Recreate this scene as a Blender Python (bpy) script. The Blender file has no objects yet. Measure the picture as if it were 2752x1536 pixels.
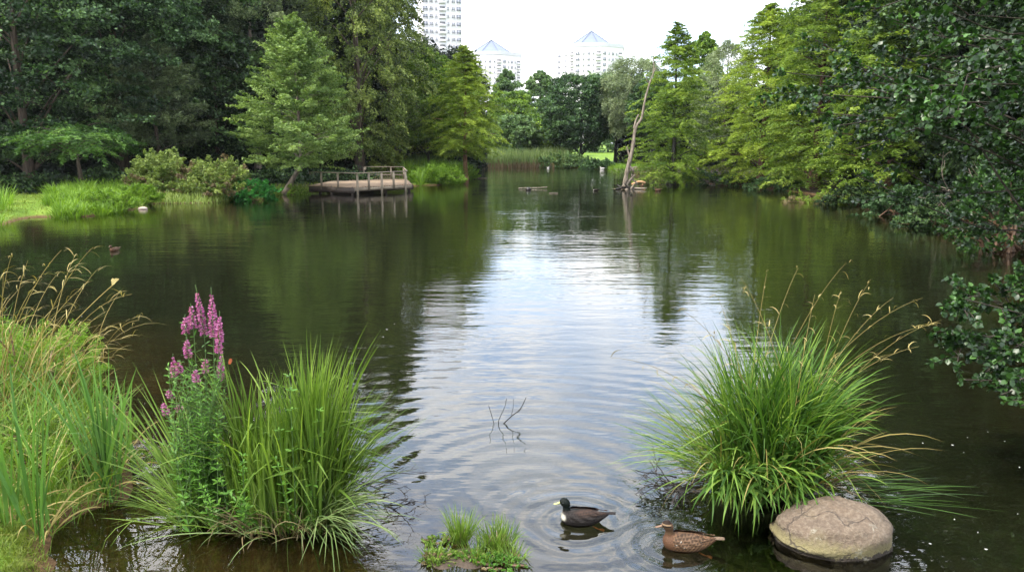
import bpy, math, numpy as np
from mathutils import Vector
PI = math.pi
# ------------------------------------------------------------------ camera
F = 1988.0; CX = 1376.0; CY = 768.0; HC = 2.8
PITCH = math.atan((768 - 385) / F)
SC = bpy.context.scene
COL = SC.collection
cam_d = bpy.data.cameras.new('camera'); cam = bpy.data.objects.new('camera', cam_d); COL.objects.link(cam)
cam.location = (0, 0, HC); cam.rotation_euler = (PI / 2 - PITCH, 0, 0)
cam_d.sensor_width = 36; cam_d.lens = F / 2752 * 36; cam_d.clip_start = 0.05; cam_d.clip_end = 3000
SC.camera = cam
# ------------------------------------------------------------------ light
SUN_EL = math.radians(52); SUN_AZ = math.radians(-118)      # azimuth from +Y, towards +X
W = bpy.data.worlds.new('World'); SC.world = W; W.use_nodes = True
wn = W.node_tree.nodes; wl = W.node_tree.links; wn.clear()
def wnode(t, **k):
    n = wn.new(t)
    for a, b in k.items(): setattr(n, a, b)
    return n
wo = wnode('ShaderNodeOutputWorld'); bg = wnode('ShaderNodeBackground'); bg.inputs[1].default_value = 0.12
sky = wnode('ShaderNodeTexSky', sky_type='NISHITA', sun_disc=False)
sky.sun_elevation = SUN_EL; sky.sun_rotation = SUN_AZ; sky.air_density = 1.2; sky.dust_density = 2.0
tc = wnode('ShaderNodeTexCoord'); sep = wnode('ShaderNodeSeparateXYZ')
wl.new(tc.outputs['Generated'], sep.inputs[0])
# cloud layer seen in perspective: direction divided by its height
mx = wnode('ShaderNodeMath', operation='ADD'); mx.inputs[1].default_value = 0.22; wl.new(sep.outputs[2], mx.inputs[0])
dx = wnode('ShaderNodeMath', operation='DIVIDE'); dy = wnode('ShaderNodeMath', operation='DIVIDE')
wl.new(sep.outputs[0], dx.inputs[0]); wl.new(mx.outputs[0], dx.inputs[1]); wl.new(sep.outputs[1], dy.inputs[0]); wl.new(mx.outputs[0], dy.inputs[1])
cb = wnode('ShaderNodeCombineXYZ'); wl.new(dx.outputs[0], cb.inputs[0]); wl.new(dy.outputs[0], cb.inputs[1])
nz = wnode('ShaderNodeTexNoise'); nz.inputs['Scale'].default_value = 2.3; nz.inputs['Detail'].default_value = 6; nz.inputs['Roughness'].default_value = 0.55
wl.new(cb.outputs[0], nz.inputs[0])
cr = wnode('ShaderNodeValToRGB'); cr.color_ramp.elements[0].position = 0.40; cr.color_ramp.elements[1].position = 0.60
cr.color_ramp.elements[0].color = (.12, .12, .12, 1); cr.color_ramp.elements[1].color = (1, 1, 1, 1)
wl.new(nz.outputs[0], cr.inputs[0])
# overcast brightness grows with height above the horizon
hz = wnode('ShaderNodeMapRange'); hz.inputs[1].default_value = 0.0; hz.inputs[2].default_value = 1.0; hz.inputs[3].default_value = 13.0; hz.inputs[4].default_value = 34.0
wl.new(sep.outputs[2], hz.inputs[0])
cc = wnode('ShaderNodeVectorMath', operation='SCALE'); cc.inputs[0].default_value = (1.0, 0.985, 0.97); wl.new(hz.outputs[0], cc.inputs['Scale'])
ss = wnode('ShaderNodeVectorMath', operation='SCALE'); ss.inputs['Scale'].default_value = 1.3; wl.new(sky.outputs[0], ss.inputs[0])
ad = wnode('ShaderNodeVectorMath', operation='ADD'); ad.inputs[1].default_value = (4.8, 6.8, 10.5); wl.new(ss.outputs[0], ad.inputs[0])
mixw = wnode('ShaderNodeMix', data_type='RGBA')
wl.new(cr.outputs[0], mixw.inputs[0]); wl.new(ad.outputs[0], mixw.inputs[6]); wl.new(cc.outputs[0], mixw.inputs[7])
wl.new(mixw.outputs[2], bg.inputs[0]); wl.new(bg.outputs[0], wo.inputs[0])
sun_d = bpy.data.lights.new('sun', 'SUN'); sun_d.energy = 4.6; sun_d.angle = math.radians(7); sun_d.color = (1, 0.94, 0.82)
sun = bpy.data.objects.new('sun', sun_d); COL.objects.link(sun)
sdir = Vector((math.sin(SUN_AZ) * math.cos(SUN_EL), math.cos(SUN_AZ) * math.cos(SUN_EL), math.sin(SUN_EL)))
sun.rotation_euler = (-sdir).to_track_quat('-Z', 'Y').to_euler(); sun.location = sdir * 60
vs = SC.view_settings; vs.view_transform = 'Standard'; vs.look = 'None'; vs.exposure = 0.62; vs.gamma = 1
SC.render.engine = 'CYCLES'
cy = SC.cycles
cy.use_denoising = True; cy.max_bounces = 6; cy.diffuse_bounces = 2; cy.glossy_bounces = 3; cy.transmission_bounces = 4; cy.transparent_max_bounces = 6
cy.sample_clamp_indirect = 6; cy.caustics_reflective = False; cy.caustics_refractive = False
try: cy.denoising_prefilter = 'ACCURATE'
except Exception: pass

# ------------------------------------------------------------------ pixel helpers (build-time surveying only)
CP, SP = math.cos(PITCH), math.sin(PITCH)
def ray(px, py):
    x = (px - CX) / F; y = -(py - CY) / F
    return np.array([x, CP + y * SP, -SP + y * CP])
def gp(px, py, z=0.0):
    d = ray(px, py); t = (z - HC) / d[2]; return np.array([0, 0, HC]) + d * t
def at(px, py, Y):
    d = ray(px, py); t = Y / d[1]; return np.array([0, 0, HC]) + d * t

# ------------------------------------------------------------------ mesh builder
def nrm(v): return v / (np.linalg.norm(v, axis=-1, keepdims=True) + 1e-12)
class MB:
    def __init__(s): s.v = []; s.f = []; s.n = 0; s.t = []; s.m = []
    def add(s, v, f, tint=0.5, mat=0):
        v = np.asarray(v, float).reshape(-1, 3); f = np.asarray(f, int)
        s.v.append(v); s.f.append(f + s.n); s.n += len(v)
        s.t.append(np.broadcast_to(np.asarray(tint, float), (len(v),)).copy()); s.m.append(np.full(len(f), mat, int))
    def build(s, name, mats, parent=None, smooth=False, loc=None):
        V = np.concatenate(s.v); T = np.concatenate(s.t); M = np.concatenate(s.m)
        if loc is not None: V = V - np.asarray(loc, float)
        me = bpy.data.meshes.new(name)
        me.vertices.add(len(V)); me.vertices.foreach_set('co', V.ravel())
        li = np.concatenate([f.ravel() for f in s.f]); tot = np.concatenate([np.full(len(f), f.shape[1]) for f in s.f])
        st = np.concatenate([[0], np.cumsum(tot)[:-1]])
        me.loops.add(len(li)); me.loops.foreach_set('vertex_index', li.astype(np.int32))
        me.polygons.add(len(tot)); me.polygons.foreach_set('loop_start', st.astype(np.int32))
        try: me.polygons.foreach_set('loop_total', tot.astype(np.int32))
        except Exception: pass
        a = me.attributes.new('tint', 'FLOAT', 'POINT'); a.data.foreach_set('value', T)
        if not isinstance(mats, (list, tuple)): mats = [mats]
        for m in mats: me.materials.append(m)
        me.polygons.foreach_set('material_index', M.astype(np.int32))
        if smooth: me.polygons.foreach_set('use_smooth', np.ones(len(tot), bool))
        me.update(calc_edges=True); me.validate()
        o = bpy.data.objects.new(name, me); COL.objects.link(o)
        if parent is not None: o.parent = parent
        if loc is not None: o.location = loc
        return o
def tag(o, label=None, cat=None, group=None, kind=None):
    if label: o['label'] = label
    if cat: o['category'] = cat
    if group: o['group'] = group
    if kind: o['kind'] = kind
    return o
def empty(name, loc, label, cat, group=None):
    o = bpy.data.objects.new(name, None); COL.objects.link(o); o.location = [float(c) for c in loc]
    return tag(o, label, cat, group)
def box(mb, c, s, rz=0, tint=.5, mat=0, jit=0):
    c = np.asarray(c, float); h = np.asarray(s, float) / 2
    v = np.array([[x, y, z] for z in (-1, 1) for y in (-1, 1) for x in (-1, 1)]) * h
    ca, sa = math.cos(rz), math.sin(rz)
    v = np.stack([v[:, 0] * ca - v[:, 1] * sa, v[:, 0] * sa + v[:, 1] * ca, v[:, 2]], 1) + c
    mb.add(v, [[0, 2, 3, 1], [4, 5, 7, 6], [0, 1, 5, 4], [2, 6, 7, 3], [0, 4, 6, 2], [1, 3, 7, 5]], tint, mat)
def tube(mb, P, R, sides=6, tint=.5, mat=0, cap=True):
    P = np.asarray(P, float); n = len(P); R = np.broadcast_to(np.asarray(R, float), (n,))
    T = nrm(np.gradient(P, axis=0)); a = np.array([0, 0, 1.0]) if abs(T[0, 2]) < .9 else np.array([1.0, 0, 0])
    A = nrm(np.cross(T, a)); B = np.cross(T, A)
    th = np.arange(sides) * 2 * PI / sides
    V = P[:, None] + R[:, None, None] * (np.cos(th)[None, :, None] * A[:, None] + np.sin(th)[None, :, None] * B[:, None])
    i = np.arange(n - 1)[:, None] * sides; j = np.arange(sides)[None]; k = (j + 1) % sides
    f = np.stack([i + j, i + k, i + sides + k, i + sides + j], -1).reshape(-1, 4)
    mb.add(V.reshape(-1, 3), f, tint, mat)
    if cap:
        e = V[-1]; mb.add(np.vstack([e, P[-1:] + T[-1:] * R[-1]]), [[q, (q + 1) % sides, sides] for q in range(sides)], tint, mat)
def bez(a, b, c, n=6):
    t = np.linspace(0, 1, n)[:, None]; a, b, c = map(lambda q: np.asarray(q, float), (a, b, c))
    return (1 - t) ** 2 * a + 2 * t * (1 - t) * b + t * t * c
def spline(P, n):
    P = np.asarray(P, float); k = len(P); t = np.linspace(0, k - 1, n); i = np.clip(t.astype(int), 0, k - 2); u = (t - i)[:, None]
    Pm = P[np.clip(i - 1, 0, k - 1)]; P0 = P[i]; P1 = P[i + 1]; P2 = P[np.clip(i + 2, 0, k - 1)]
    return .5 * (2 * P0 + (P1 - Pm) * u + (2 * Pm - 5 * P0 + 4 * P1 - P2) * u ** 2 + (3 * P0 - Pm - 3 * P1 + P2) * u ** 3)
def leaves(mb, pos, d, nor, L, Wd, tint, mat=0, shape='rhomb'):
    """leaf faces: rhombs for far crowns, six-sided blades with a fold for near ones"""
    n = len(pos); d = nrm(d); nor = nrm(nor - (nor * d).sum(1, keepdims=True) * d); s = np.cross(d, nor)
    L = np.broadcast_to(L, (n,))[:, None]; Wd = np.broadcast_to(Wd, (n,))[:, None]
    if shape == 'rhomb':
        V = np.stack([pos - d * L * .5, pos + s * Wd * .5 + d * L * .05, pos + d * L * .5, pos - s * Wd * .5 + d * L * .05], 1)
        f = np.arange(4 * n).reshape(n, 4); mb.add(V.reshape(-1, 3), f, np.repeat(tint, 4), mat)
    else:
        up = nor * Wd * .16
        V = np.stack([pos - d * L * .5, pos + s * Wd * .4 - d * L * .22 + up, pos + s * Wd * .5 + d * L * .15 + up, pos + d * L * .5 - up,
                      pos - s * Wd * .5 + d * L * .15 + up, pos - s * Wd * .4 - d * L * .22 + up, pos + d * L * 0], 1)
        b = np.arange(n)[:, None] * 7
        f = np.concatenate([b + [0, 1, 2, 6], b + [6, 2, 3, 4], b + [0, 6, 4, 5]], 0)
        mb.add(V.reshape(-1, 3), f, np.repeat(tint, 7), mat)
def rand_unit(r, n): return nrm(r.normal(size=(n, 3)))
def blades(mb, r, base, az, L, Wd, th0, bend, tint, segs=7, pw=1.6, twist=.6, mat=0, kink=.10):
    """grass blades: ribbons whose angle from the vertical grows from th0 by bend along their length"""
    n = len(base); L, Wd, th0, bend, az, tint = [np.broadcast_to(np.asarray(q, float), (n,)) for q in (L, Wd, th0, bend, az, tint)]
    s = np.linspace(0, 1, segs + 1); th = th0[:, None] + bend[:, None] * s[None] ** pw
    kk = (r.uniform(size=n) < kink) * r.uniform(.7, 1.9, n); th = np.minimum(th + kk[:, None] * (s[None] > r.uniform(.4, .85, n)[:, None]), 2.9)
    dh = np.sin(th); dv = np.cos(th); hs = np.concatenate([np.zeros((n, 1)), np.cumsum((dh[:, 1:] + dh[:, :-1]) / 2, 1)], 1) / segs * L[:, None]
    vs_ = np.concatenate([np.zeros((n, 1)), np.cumsum((dv[:, 1:] + dv[:, :-1]) / 2, 1)], 1) / segs * L[:, None]
    sw = r.normal(0, .08, n)[:, None] * L[:, None] * s[None] ** 2
    A = np.stack([np.cos(az), np.sin(az), 0 * az], 1); S = np.stack([-np.sin(az), np.cos(az), 0 * az], 1)
    P = base[:, None] + A[:, None] * hs[..., None] + S[:, None] * sw[..., None]; P[..., 2] += vs_
    w = Wd[:, None] * np.clip(np.minimum(.45 + s * 2.2, 1) * (1 - s ** 3.2) + .02, 0, 1)[None] * .5
    tw = (r.uniform(-1, 1, n) * twist)[:, None] + r.normal(0, .5, n)[:, None] * s[None]
    Nn = np.stack([-A[:, None, 0] * dv, -A[:, None, 1] * dv, dh], -1)
    D = S[:, None] * np.cos(tw)[..., None] + Nn * np.sin(tw)[..., None]
    V = np.stack([P - D * w[..., None], P + D * w[..., None]], 2).reshape(n, -1, 3)
    k = np.arange(segs)[None] * 2; b = np.arange(n)[:, None] * 2 * (segs + 1)
    f = np.stack([b + k, b + k + 1, b + k + 3, b + k + 2], -1).reshape(-1, 4)
    mb.add(V.reshape(-1, 3), f, np.repeat(tint, 2 * (segs + 1)), mat)
    return P

# ------------------------------------------------------------------ materials
def newmat(name):
    m = bpy.data.materials.new(name); m.use_nodes = True; nt = m.node_tree; nt.nodes.clear()
    o = nt.nodes.new('ShaderNodeOutputMaterial'); return m, nt, o
def N(nt, t, **k):
    n = nt.nodes.new(t)
    for a, b in k.items():
        if isinstance(a, str) and hasattr(n, a): setattr(n, a, b)
    return n
def ramp(nt, fac, stops, interp='LINEAR'):
    r = nt.nodes.new('ShaderNodeValToRGB'); e = r.color_ramp.elements; r.color_ramp.interpolation = interp
    while len(e) < len(stops): e.new(.5)
    for q, (p, c) in zip(e, stops): q.position = p; q.color = (*c, 1)
    nt.links.new(fac, r.inputs[0]); return r.outputs[0]
def noise(nt, scale, detail=4, rough=.55, vec=None, out=0):
    n = nt.nodes.new('ShaderNodeTexNoise'); n.inputs['Scale'].default_value = scale; n.inputs['Detail'].default_value = detail; n.inputs['Roughness'].default_value = rough
    if vec is not None: nt.links.new(vec, n.inputs[0])
    return n.outputs[out]
def mixc(nt, fac, a, b, blend='MIX'):
    m = nt.nodes.new('ShaderNodeMix'); m.data_type = 'RGBA'; m.blend_type = blend
    for i, q in ((0, fac), (6, a), (7, b)):
        if hasattr(q, 'links'): nt.links.new(q, m.inputs[i])
        else: m.inputs[i].default_value = q if i == 0 else (*q, 1)
    return m.outputs[2]
def math_(nt, op, a, b=None, c=None):
    m = nt.nodes.new('ShaderNodeMath'); m.operation = op
    for i, q in enumerate((a, b, c)):
        if q is None: continue
        if hasattr(q, 'links'): nt.links.new(q, m.inputs[i])
        else: m.inputs[i].default_value = q
    return m.outputs[0]
def bump(nt, h, dist=.01, strength=1):
    b = nt.nodes.new('ShaderNodeBump'); b.inputs['Strength'].default_value = strength; b.inputs['Distance'].default_value = dist
    nt.links.new(h, b.inputs['Height']); return b.outputs[0]
def leafmat(name, c0, c1, c2, trans=.28, rough=.55, spec=.22, patch=.35, pscale=.5):
    """c0 old and shade-dark leaf, c1 usual, c2 young tips and lit highlights; picked per leaf"""
    m, nt, o = newmat(name)
    a = N(nt, 'ShaderNodeAttribute'); a.attribute_name = 'tint'
    g = N(nt, 'ShaderNodeNewGeometry'); nz_ = noise(nt, pscale, 2, .5, g.outputs['Position'])
    f = math_(nt, 'ADD', a.outputs['Fac'], math_(nt, 'MULTIPLY', math_(nt, 'SUBTRACT', nz_, .5), patch))
    col = ramp(nt, f, [(0.05, c0), (.5, c1), (.95, c2)])
    p = N(nt, 'ShaderNodeBsdfPrincipled'); nt.links.new(col, p.inputs['Base Color']); p.inputs['Roughness'].default_value = rough
    p.inputs['Specular IOR Level'].default_value = spec
    t = N(nt, 'ShaderNodeBsdfTranslucent'); tcx = mixc(nt, 1.0, col, (1.25, 1.3, .55), 'MULTIPLY'); nt.links.new(tcx, t.inputs[0])
    mx_ = N(nt, 'ShaderNodeMixShader'); mx_.inputs[0].default_value = trans
    nt.links.new(p.outputs[0], mx_.inputs[1]); nt.links.new(t.outputs[0], mx_.inputs[2]); nt.links.new(mx_.outputs[0], o.inputs[0])
    return m
def solid(name, c, rough=.7, var=.25, scale=6, bmp=.0, spec=.4, c2=None, metallic=0, bscale=None):
    m, nt, o = newmat(name); tcn = N(nt, 'ShaderNodeTexCoord'); nz_ = noise(nt, scale, 6, .6, tcn.outputs['Object'])
    cb_ = c2 or tuple(q * (1 - var) for q in c)
    p = N(nt, 'ShaderNodeBsdfPrincipled'); nt.links.new(ramp(nt, nz_, [(.32, cb_), (.68, c)]), p.inputs['Base Color'])
    p.inputs['Roughness'].default_value = rough; p.inputs['Specular IOR Level'].default_value = spec; p.inputs['Metallic'].default_value = metallic
    if bmp: nt.links.new(bump(nt, noise(nt, bscale or scale * 3, 6, .7, tcn.outputs['Object']), bmp), p.inputs['Normal'])
    nt.links.new(p.outputs[0], o.inputs[0]); return m
def barkmat(name, c, c2, scale=8):
    m, nt, o = newmat(name); tcn = N(nt, 'ShaderNodeTexCoord'); mp = N(nt, 'ShaderNodeMapping'); mp.inputs['Scale'].default_value = (1, 1, .18)
    nt.links.new(tcn.outputs['Object'], mp.inputs[0]); nz_ = noise(nt, scale, 8, .7, mp.outputs[0])
    p = N(nt, 'ShaderNodeBsdfPrincipled'); nt.links.new(ramp(nt, nz_, [(.35, c2), (.62, c)]), p.inputs['Base Color'])
    p.inputs['Roughness'].default_value = .85; p.inputs['Specular IOR Level'].default_value = .2
    nt.links.new(bump(nt, nz_, .03), p.inputs['Normal']); nt.links.new(p.outputs[0], o.inputs[0]); return m
M = {}
M['oak'] = leafmat('oak leaves', (0.006, 0.017, 0.006), (0.024, 0.058, 0.017), (0.17, 0.28, 0.11), spec=.3)  # lit clumps and shaded interior put into the pale and dark leaf tones
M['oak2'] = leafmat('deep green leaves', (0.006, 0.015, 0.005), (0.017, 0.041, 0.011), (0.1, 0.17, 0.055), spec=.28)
M['oakb'] = leafmat('bright oak leaves', (.02,.055,.010), (.060,.135,.022), (.14,.25,.05))  # paler, yellower green than the other oak leaves
M['pine'] = leafmat('pine needles', (0.018, 0.028, 0.012), (0.062, 0.088, 0.034), (0.19, 0.24, 0.1), trans=.12)
M['larch'] = leafmat('bright soft needles', (0.06, 0.11, 0.025), (0.155, 0.235, 0.06), (0.28, 0.38, 0.12), trans=.3)
M['horn'] = leafmat('hornbeam leaves', (0.024, 0.042, 0.008), (0.09, 0.13, 0.024), (0.23, 0.28, 0.07), trans=.25)
M['mid'] = leafmat('fresh green leaves', (0.045, 0.095, 0.012), (0.12, 0.205, 0.026), (0.23, 0.33, 0.055), trans=.32)
M['cyp'] = leafmat('cypress needles', (0.045, 0.09, 0.008), (0.135, 0.215, 0.026), (0.28, 0.37, 0.06), trans=.35)
M['cypy'] = leafmat('yellow green cypress needles', (0.08, 0.135, 0.01), (0.2, 0.28, 0.03), (0.34, 0.42, 0.06), trans=.35)
M['blue'] = leafmat('blue green leaves', (0.045, 0.085, 0.03), (0.1, 0.175, 0.06), (0.19, 0.28, 0.11))
M['dense'] = leafmat('dark dense leaves', (0.018, 0.042, 0.016), (0.045, 0.095, 0.034), (0.11, 0.19, 0.075))
M['willow'] = leafmat('silver willow leaves', (0.08, 0.11, 0.05), (0.155, 0.2, 0.095), (0.26, 0.31, 0.16), trans=.2)
M['alder'] = leafmat('glossy alder leaves', (0.006, 0.018, 0.004), (0.016, 0.046, 0.008), (0.065, 0.15, 0.026), rough=.38, spec=.42, trans=.25, pscale=1.2)  # shade of the right edge put into darker leaf tones
M['wood_mass'] = leafmat('forest leaves', (0.003, 0.008, 0.003), (0.007, 0.016, 0.006), (0.014, 0.03, 0.011), trans=.1)  # near black tones: the wood's inner shade put into the leaf colour
M['bramble'] = leafmat('bramble leaves', (0.06, 0.1, 0.02), (0.16, 0.22, 0.05), (0.28, 0.34, 0.1), pscale=1.2)
M['dead'] = leafmat('withered brown leaves', (0.08, 0.055, 0.028), (0.165, 0.125, 0.06), (0.26, 0.21, 0.11), trans=.15)
M['nettle'] = leafmat('vivid green leaves', (.015, .08, .015), (.030, .15, .025), (.06, .24, .04))
M['grassb'] = leafmat('bright bank grass', (.060, .12, .012), (.12, .22, .02), (.20, .32, .04), trans=.35, pscale=1.5)
M['reed'] = leafmat('reed leaves', (0.07, 0.115, 0.035), (0.14, 0.2, 0.065), (0.24, 0.3, 0.12))
M['sedge'] = leafmat('sedge blades', (0.018, 0.05, 0.008), (0.064, 0.14, 0.018), (0.21, 0.3, 0.05), trans=.3, pscale=3)
M['sedgey'] = leafmat('tall sweet grass blades', (0.045, 0.09, 0.012), (0.105, 0.18, 0.024), (0.22, 0.31, 0.06), trans=.35, pscale=3)
M['iris'] = leafmat('iris leaves', (0.05, 0.12, 0.025), (0.095, 0.2, 0.045), (0.16, 0.28, 0.07), trans=.25, pscale=3)
M['straw'] = leafmat('dry straw', (.12, .09, .02), (.24, .19, .06), (.36, .30, .12), trans=.2, pscale=3)
M['orst'] = leafmat('orange brown reed feet', (0.09, 0.06, 0.03), (0.19, 0.135, 0.07), (0.28, 0.21, 0.12), trans=.15)
M['moss'] = leafmat('yellow green moss grass', (.06, .09, .01), (.12, .16, .02), (.20, .24, .04), pscale=4)
M['herb'] = leafmat('herb leaves', (0.035, 0.09, 0.014), (0.07, 0.17, 0.022), (0.13, 0.26, 0.04), rough=.42, pscale=4)
M['petal'] = leafmat('magenta petals', (0.17, 0.03, 0.13), (0.36, 0.085, 0.26), (0.58, 0.27, 0.46), trans=.3)
M['bark'] = barkmat('brown bark', (.10, .075, .055), (.03, .022, .017))
M['redbark'] = barkmat('red brown fibrous bark', (.085, .046, .03), (.03, .017, .012))
M['orangebark'] = barkmat('orange brown fibrous bark', (.26, .14, .08), (.10, .05, .03))
M['greybark'] = barkmat('grey brown bark', (.22, .18, .14), (.09, .07, .055))
M['deadwood'] = barkmat('weathered dead wood', (.27, .225, .175), (.06, .048, .036), 14)
M['darkbark'] = barkmat('dark alder bark', (.06, .048, .038), (.022, .018, .014))
M['darkwood'] = solid('wet black wood', (.018, .014, .010), .45, .4, 9)
M['twig'] = solid('dark wet twig bark', (.022, .017, .013), .5, .3, 9)
M['stemg'] = solid('green stem', (.08, .14, .04), .6)
M['stembr'] = solid('reddish stem', (.14, .08, .045), .6)

# ------------------------------------------------------------------ pond outline and ground
PONDPX = [(150, 1536), (112, 1430), (200, 1372), (325, 1335), (330, 1210), (235, 1080), (120, 960), (0, 880)]
pond = [(-3.3, 2.4), (-3.3, 3.6)] + [tuple(gp(*p)[:2]) for p in PONDPX]
pond += [(-11, 11), (-15, 14), (-19, 19)]
pond += [tuple(gp(*p)[:2]) for p in [(0, 606), (60, 588), (110, 582), (240, 584), (360, 562), (400, 547), (560, 545), (700, 527), (830, 516), (960, 504), (1090, 494), (1110, 500),
                                     (1190, 497), (1262, 480), (1276, 472), (1240, 458), (1255, 451), (1400, 449), (1520, 451), (1620, 453), (1700, 460), (1790, 466), (1830, 482),
                                     (1900, 494), (2040, 503), (2180, 522), (2290, 545), (2420, 575), (2560, 612), (2752, 652)]]
pond += [(14.5, 18), (10.6, 13), (8.6, 9), (7.6, 5), (7.0, 2.4)]
PO = np.array(pond)
def sdist(x, y):
    """distance to the pond's outline, negative on the water side"""
    x = np.atleast_1d(np.asarray(x, float)); y = np.atleast_1d(np.asarray(y, float)); d = np.full(x.shape, 1e9); ins = np.zeros(x.shape, bool)
    for i in range(len(PO)):
        a = PO[i]; b = PO[(i + 1) % len(PO)]; ab = b - a
        t = np.clip(((x - a[0]) * ab[0] + (y - a[1]) * ab[1]) / (ab @ ab), 0, 1)
        d = np.minimum(d, np.hypot(x - a[0] - t * ab[0], y - a[1] - t * ab[1]))
        c = ((a[1] > y) != (b[1] > y))
        with np.errstate(divide='ignore', invalid='ignore'): xi = (b[0] - a[0]) * (y - a[1]) / (b[1] - a[1] + 1e-12) + a[0]
        ins ^= c & (x < xi)
    return np.where(ins, -d, d)
RW = np.random.default_rng(5); WK = RW.normal(0, 1, (14, 2)) * np.geomspace(.2, 3, 14)[:, None]; WP = RW.uniform(0, 6.28, 14)
def wob(x, y): return sum(np.sin(x * k[0] + y * k[1] + p) / (1 + i * .35) for i, (k, p) in enumerate(zip(WK, WP))) / 4
def ht(x, y):
    x = np.atleast_1d(np.asarray(x, float)); y = np.atleast_1d(np.asarray(y, float))
    d = sdist(x, y) + .12 * wob(x * 1.5, y * 1.5); o = np.maximum(d, 0); i = np.maximum(-d, 0)
    land = .16 * (1 - np.exp(-o / .25)) + .30 * (1 - np.exp(-o / 5)) + .05 * wob(x * .5, y * .5) * np.minimum(o, 1) + np.clip(y - 92, 0, 200) * .010
    land += 1.0 * np.clip((2.2 - y) / 3, 0, 1) ** 2 * (3 - 2 * np.clip((2.2 - y) / 3, 0, 1))
    bed = -.10 * (1 - np.exp(-i / .3)) - .55 * (1 - np.exp(-i / 3.2)) - .25 * np.clip(i / 12, 0, 1)
    bed = bed * (1 - .72 * np.exp(-(((x + 1.6) / 1.9) ** 2 + ((y - 5.0) / 1.3) ** 2))) + .025 * wob(x * 3, y * 3) * (y < 9)
    return np.where(d > 0, land, bed - .0)
def hz_(x, y): return float(ht(x, y)[0])
def axis(lo, hi, dense0, dense1, step, grow=1.13):
    a = list(np.arange(dense0, dense1, step)); s = step; q = a[-1]
    while q < hi: s *= grow; q += s; a.append(q)
    s = step; q = a[0]; b = []
    while q > lo: s *= grow; q -= s; b.append(q)
    return np.array(b[::-1] + a)
gx = axis(-900, 900, -14, 14, .22, 1.06); gy = axis(-300, 1500, 1.5, 14, .2, 1.035)
GX, GY = np.meshgrid(gx, gy); sh = GX.shape
GZ = ht(GX.ravel(), GY.ravel()).reshape(sh)
dd = sdist(GX.ravel(), GY.ravel())
# soil zones: 0 meadow, 0.5 woodland soil, 1 pond mud, 0.8 sandy path
xs, ys = GX.ravel(), GY.ravel()
zone = np.zeros(len(xs))
soil = np.clip((dd - 5.5 + wob(xs * .4, ys * .4) * 1.2) / 1.5, 0, 1)
lawnfar = (ys > 86) & (xs > -4)
near_left = (ys < 13)
zone = np.where(lawnfar | near_left, 0, .5 * soil)
zone = np.where((ys < 13) & (ys > 3.2) & (xs < 0) & ~((ys < 5.6) & (xs < -2.9)), .5, zone)
zone = np.where((xs > 8) & (ys < 80) & (ys > 8), .5, zone)
zone = np.where((xs < -9.0) & (ys > 36) & (dd > .8), .5, zone)
pth = (np.abs(ys - 56 - (xs + 9) * .35) < 1.6) & (xs > -12) & (xs < -4) & (dd > 1)
zone = np.where(pth, .8, zone); nx, ny = len(gx), len(gy); ii = np.arange(ny - 1)[:, None] * nx + np.arange(nx - 1)[None]
gf = np.stack([ii, ii + 1, ii + nx + 1, ii + nx], -1).reshape(-1, 4)
mb = MB(); mb.add(np.stack([xs, ys, GZ.ravel()], 1), gf, zone)
m, nt, o = newmat('ground cover'); a = N(nt, 'ShaderNodeAttribute'); a.attribute_name = 'tint'; g = N(nt, 'ShaderNodeNewGeometry')
n1 = noise(nt, .9, 6, .65, g.outputs['Position']); n2 = noise(nt, 14, 6, .7, g.outputs['Position'])
grass = ramp(nt, n1, [(.3, (.055, .10, .012)), (.5, (.10, .17, .018)), (.7, (.15, .21, .03))])
soilc = ramp(nt, n2, [(.35, (.009, .007, .005)), (.6, (.022, .016, .010)), (.75, (.045, .03, .018))])
mud = ramp(nt, n1, [(.3, (.045, .026, .012)), (.5, (.095, .055, .024)), (.68, (.15, .09, .042))])
mud = mixc(nt, .5, mud, ramp(nt, n2, [(.35, (.03, .018, .010)), (.6, (.13, .08, .038)), (.8, (.20, .14, .07))]))
sand = ramp(nt, n2, [(.3, (.22, .17, .12)), (.7, (.34, .28, .20))])
def lt(q): return math_(nt, 'GREATER_THAN', a.outputs['Fac'], q)
def le(q): return math_(nt, 'LESS_THAN', a.outputs['Fac'], q)
s1 = N(nt, 'ShaderNodeMapRange'); s1.inputs[1].default_value = .1; s1.inputs[2].default_value = .4; nt.links.new(math_(nt, 'ADD', a.outputs['Fac'], math_(nt, 'MULTIPLY', math_(nt, 'SUBTRACT', n1, .5), .25)), s1.inputs[0])
c = mixc(nt, s1.outputs[0], grass, soilc); c = mixc(nt, lt(.65), c, sand); sz = N(nt, 'ShaderNodeSeparateXYZ'); nt.links.new(g.outputs['Position'], sz.inputs[0]); depth_murk = ramp(nt, n1, [(.3, (.032, .037, .025)), (.7, (.052, .057, .038))]); mud = mixc(nt, ramp(nt, math_(nt, 'MULTIPLY', sz.outputs[2], -1.0), [(.22, (0, 0, 0)), (.5, (1, 1, 1))]), mud, depth_murk)  # bed turns olive with depth: light lost in the water put into its colour
c = mixc(nt, ramp(nt, sz.outputs[2], [(.03, (1, 1, 1)), (.09, (0, 0, 0))]), c, mud)
p = N(nt, 'ShaderNodeBsdfPrincipled'); nt.links.new(c, p.inputs['Base Color']); p.inputs['Roughness'].default_value = .9; p.inputs['Specular IOR Level'].default_value = .15
nt.links.new(bump(nt, n2, .05), p.inputs['Normal']); nt.links.new(p.outputs[0], o.inputs[0]); M['ground'] = m
tag(mb.build('ground', m, smooth=True), kind='structure')

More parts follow.
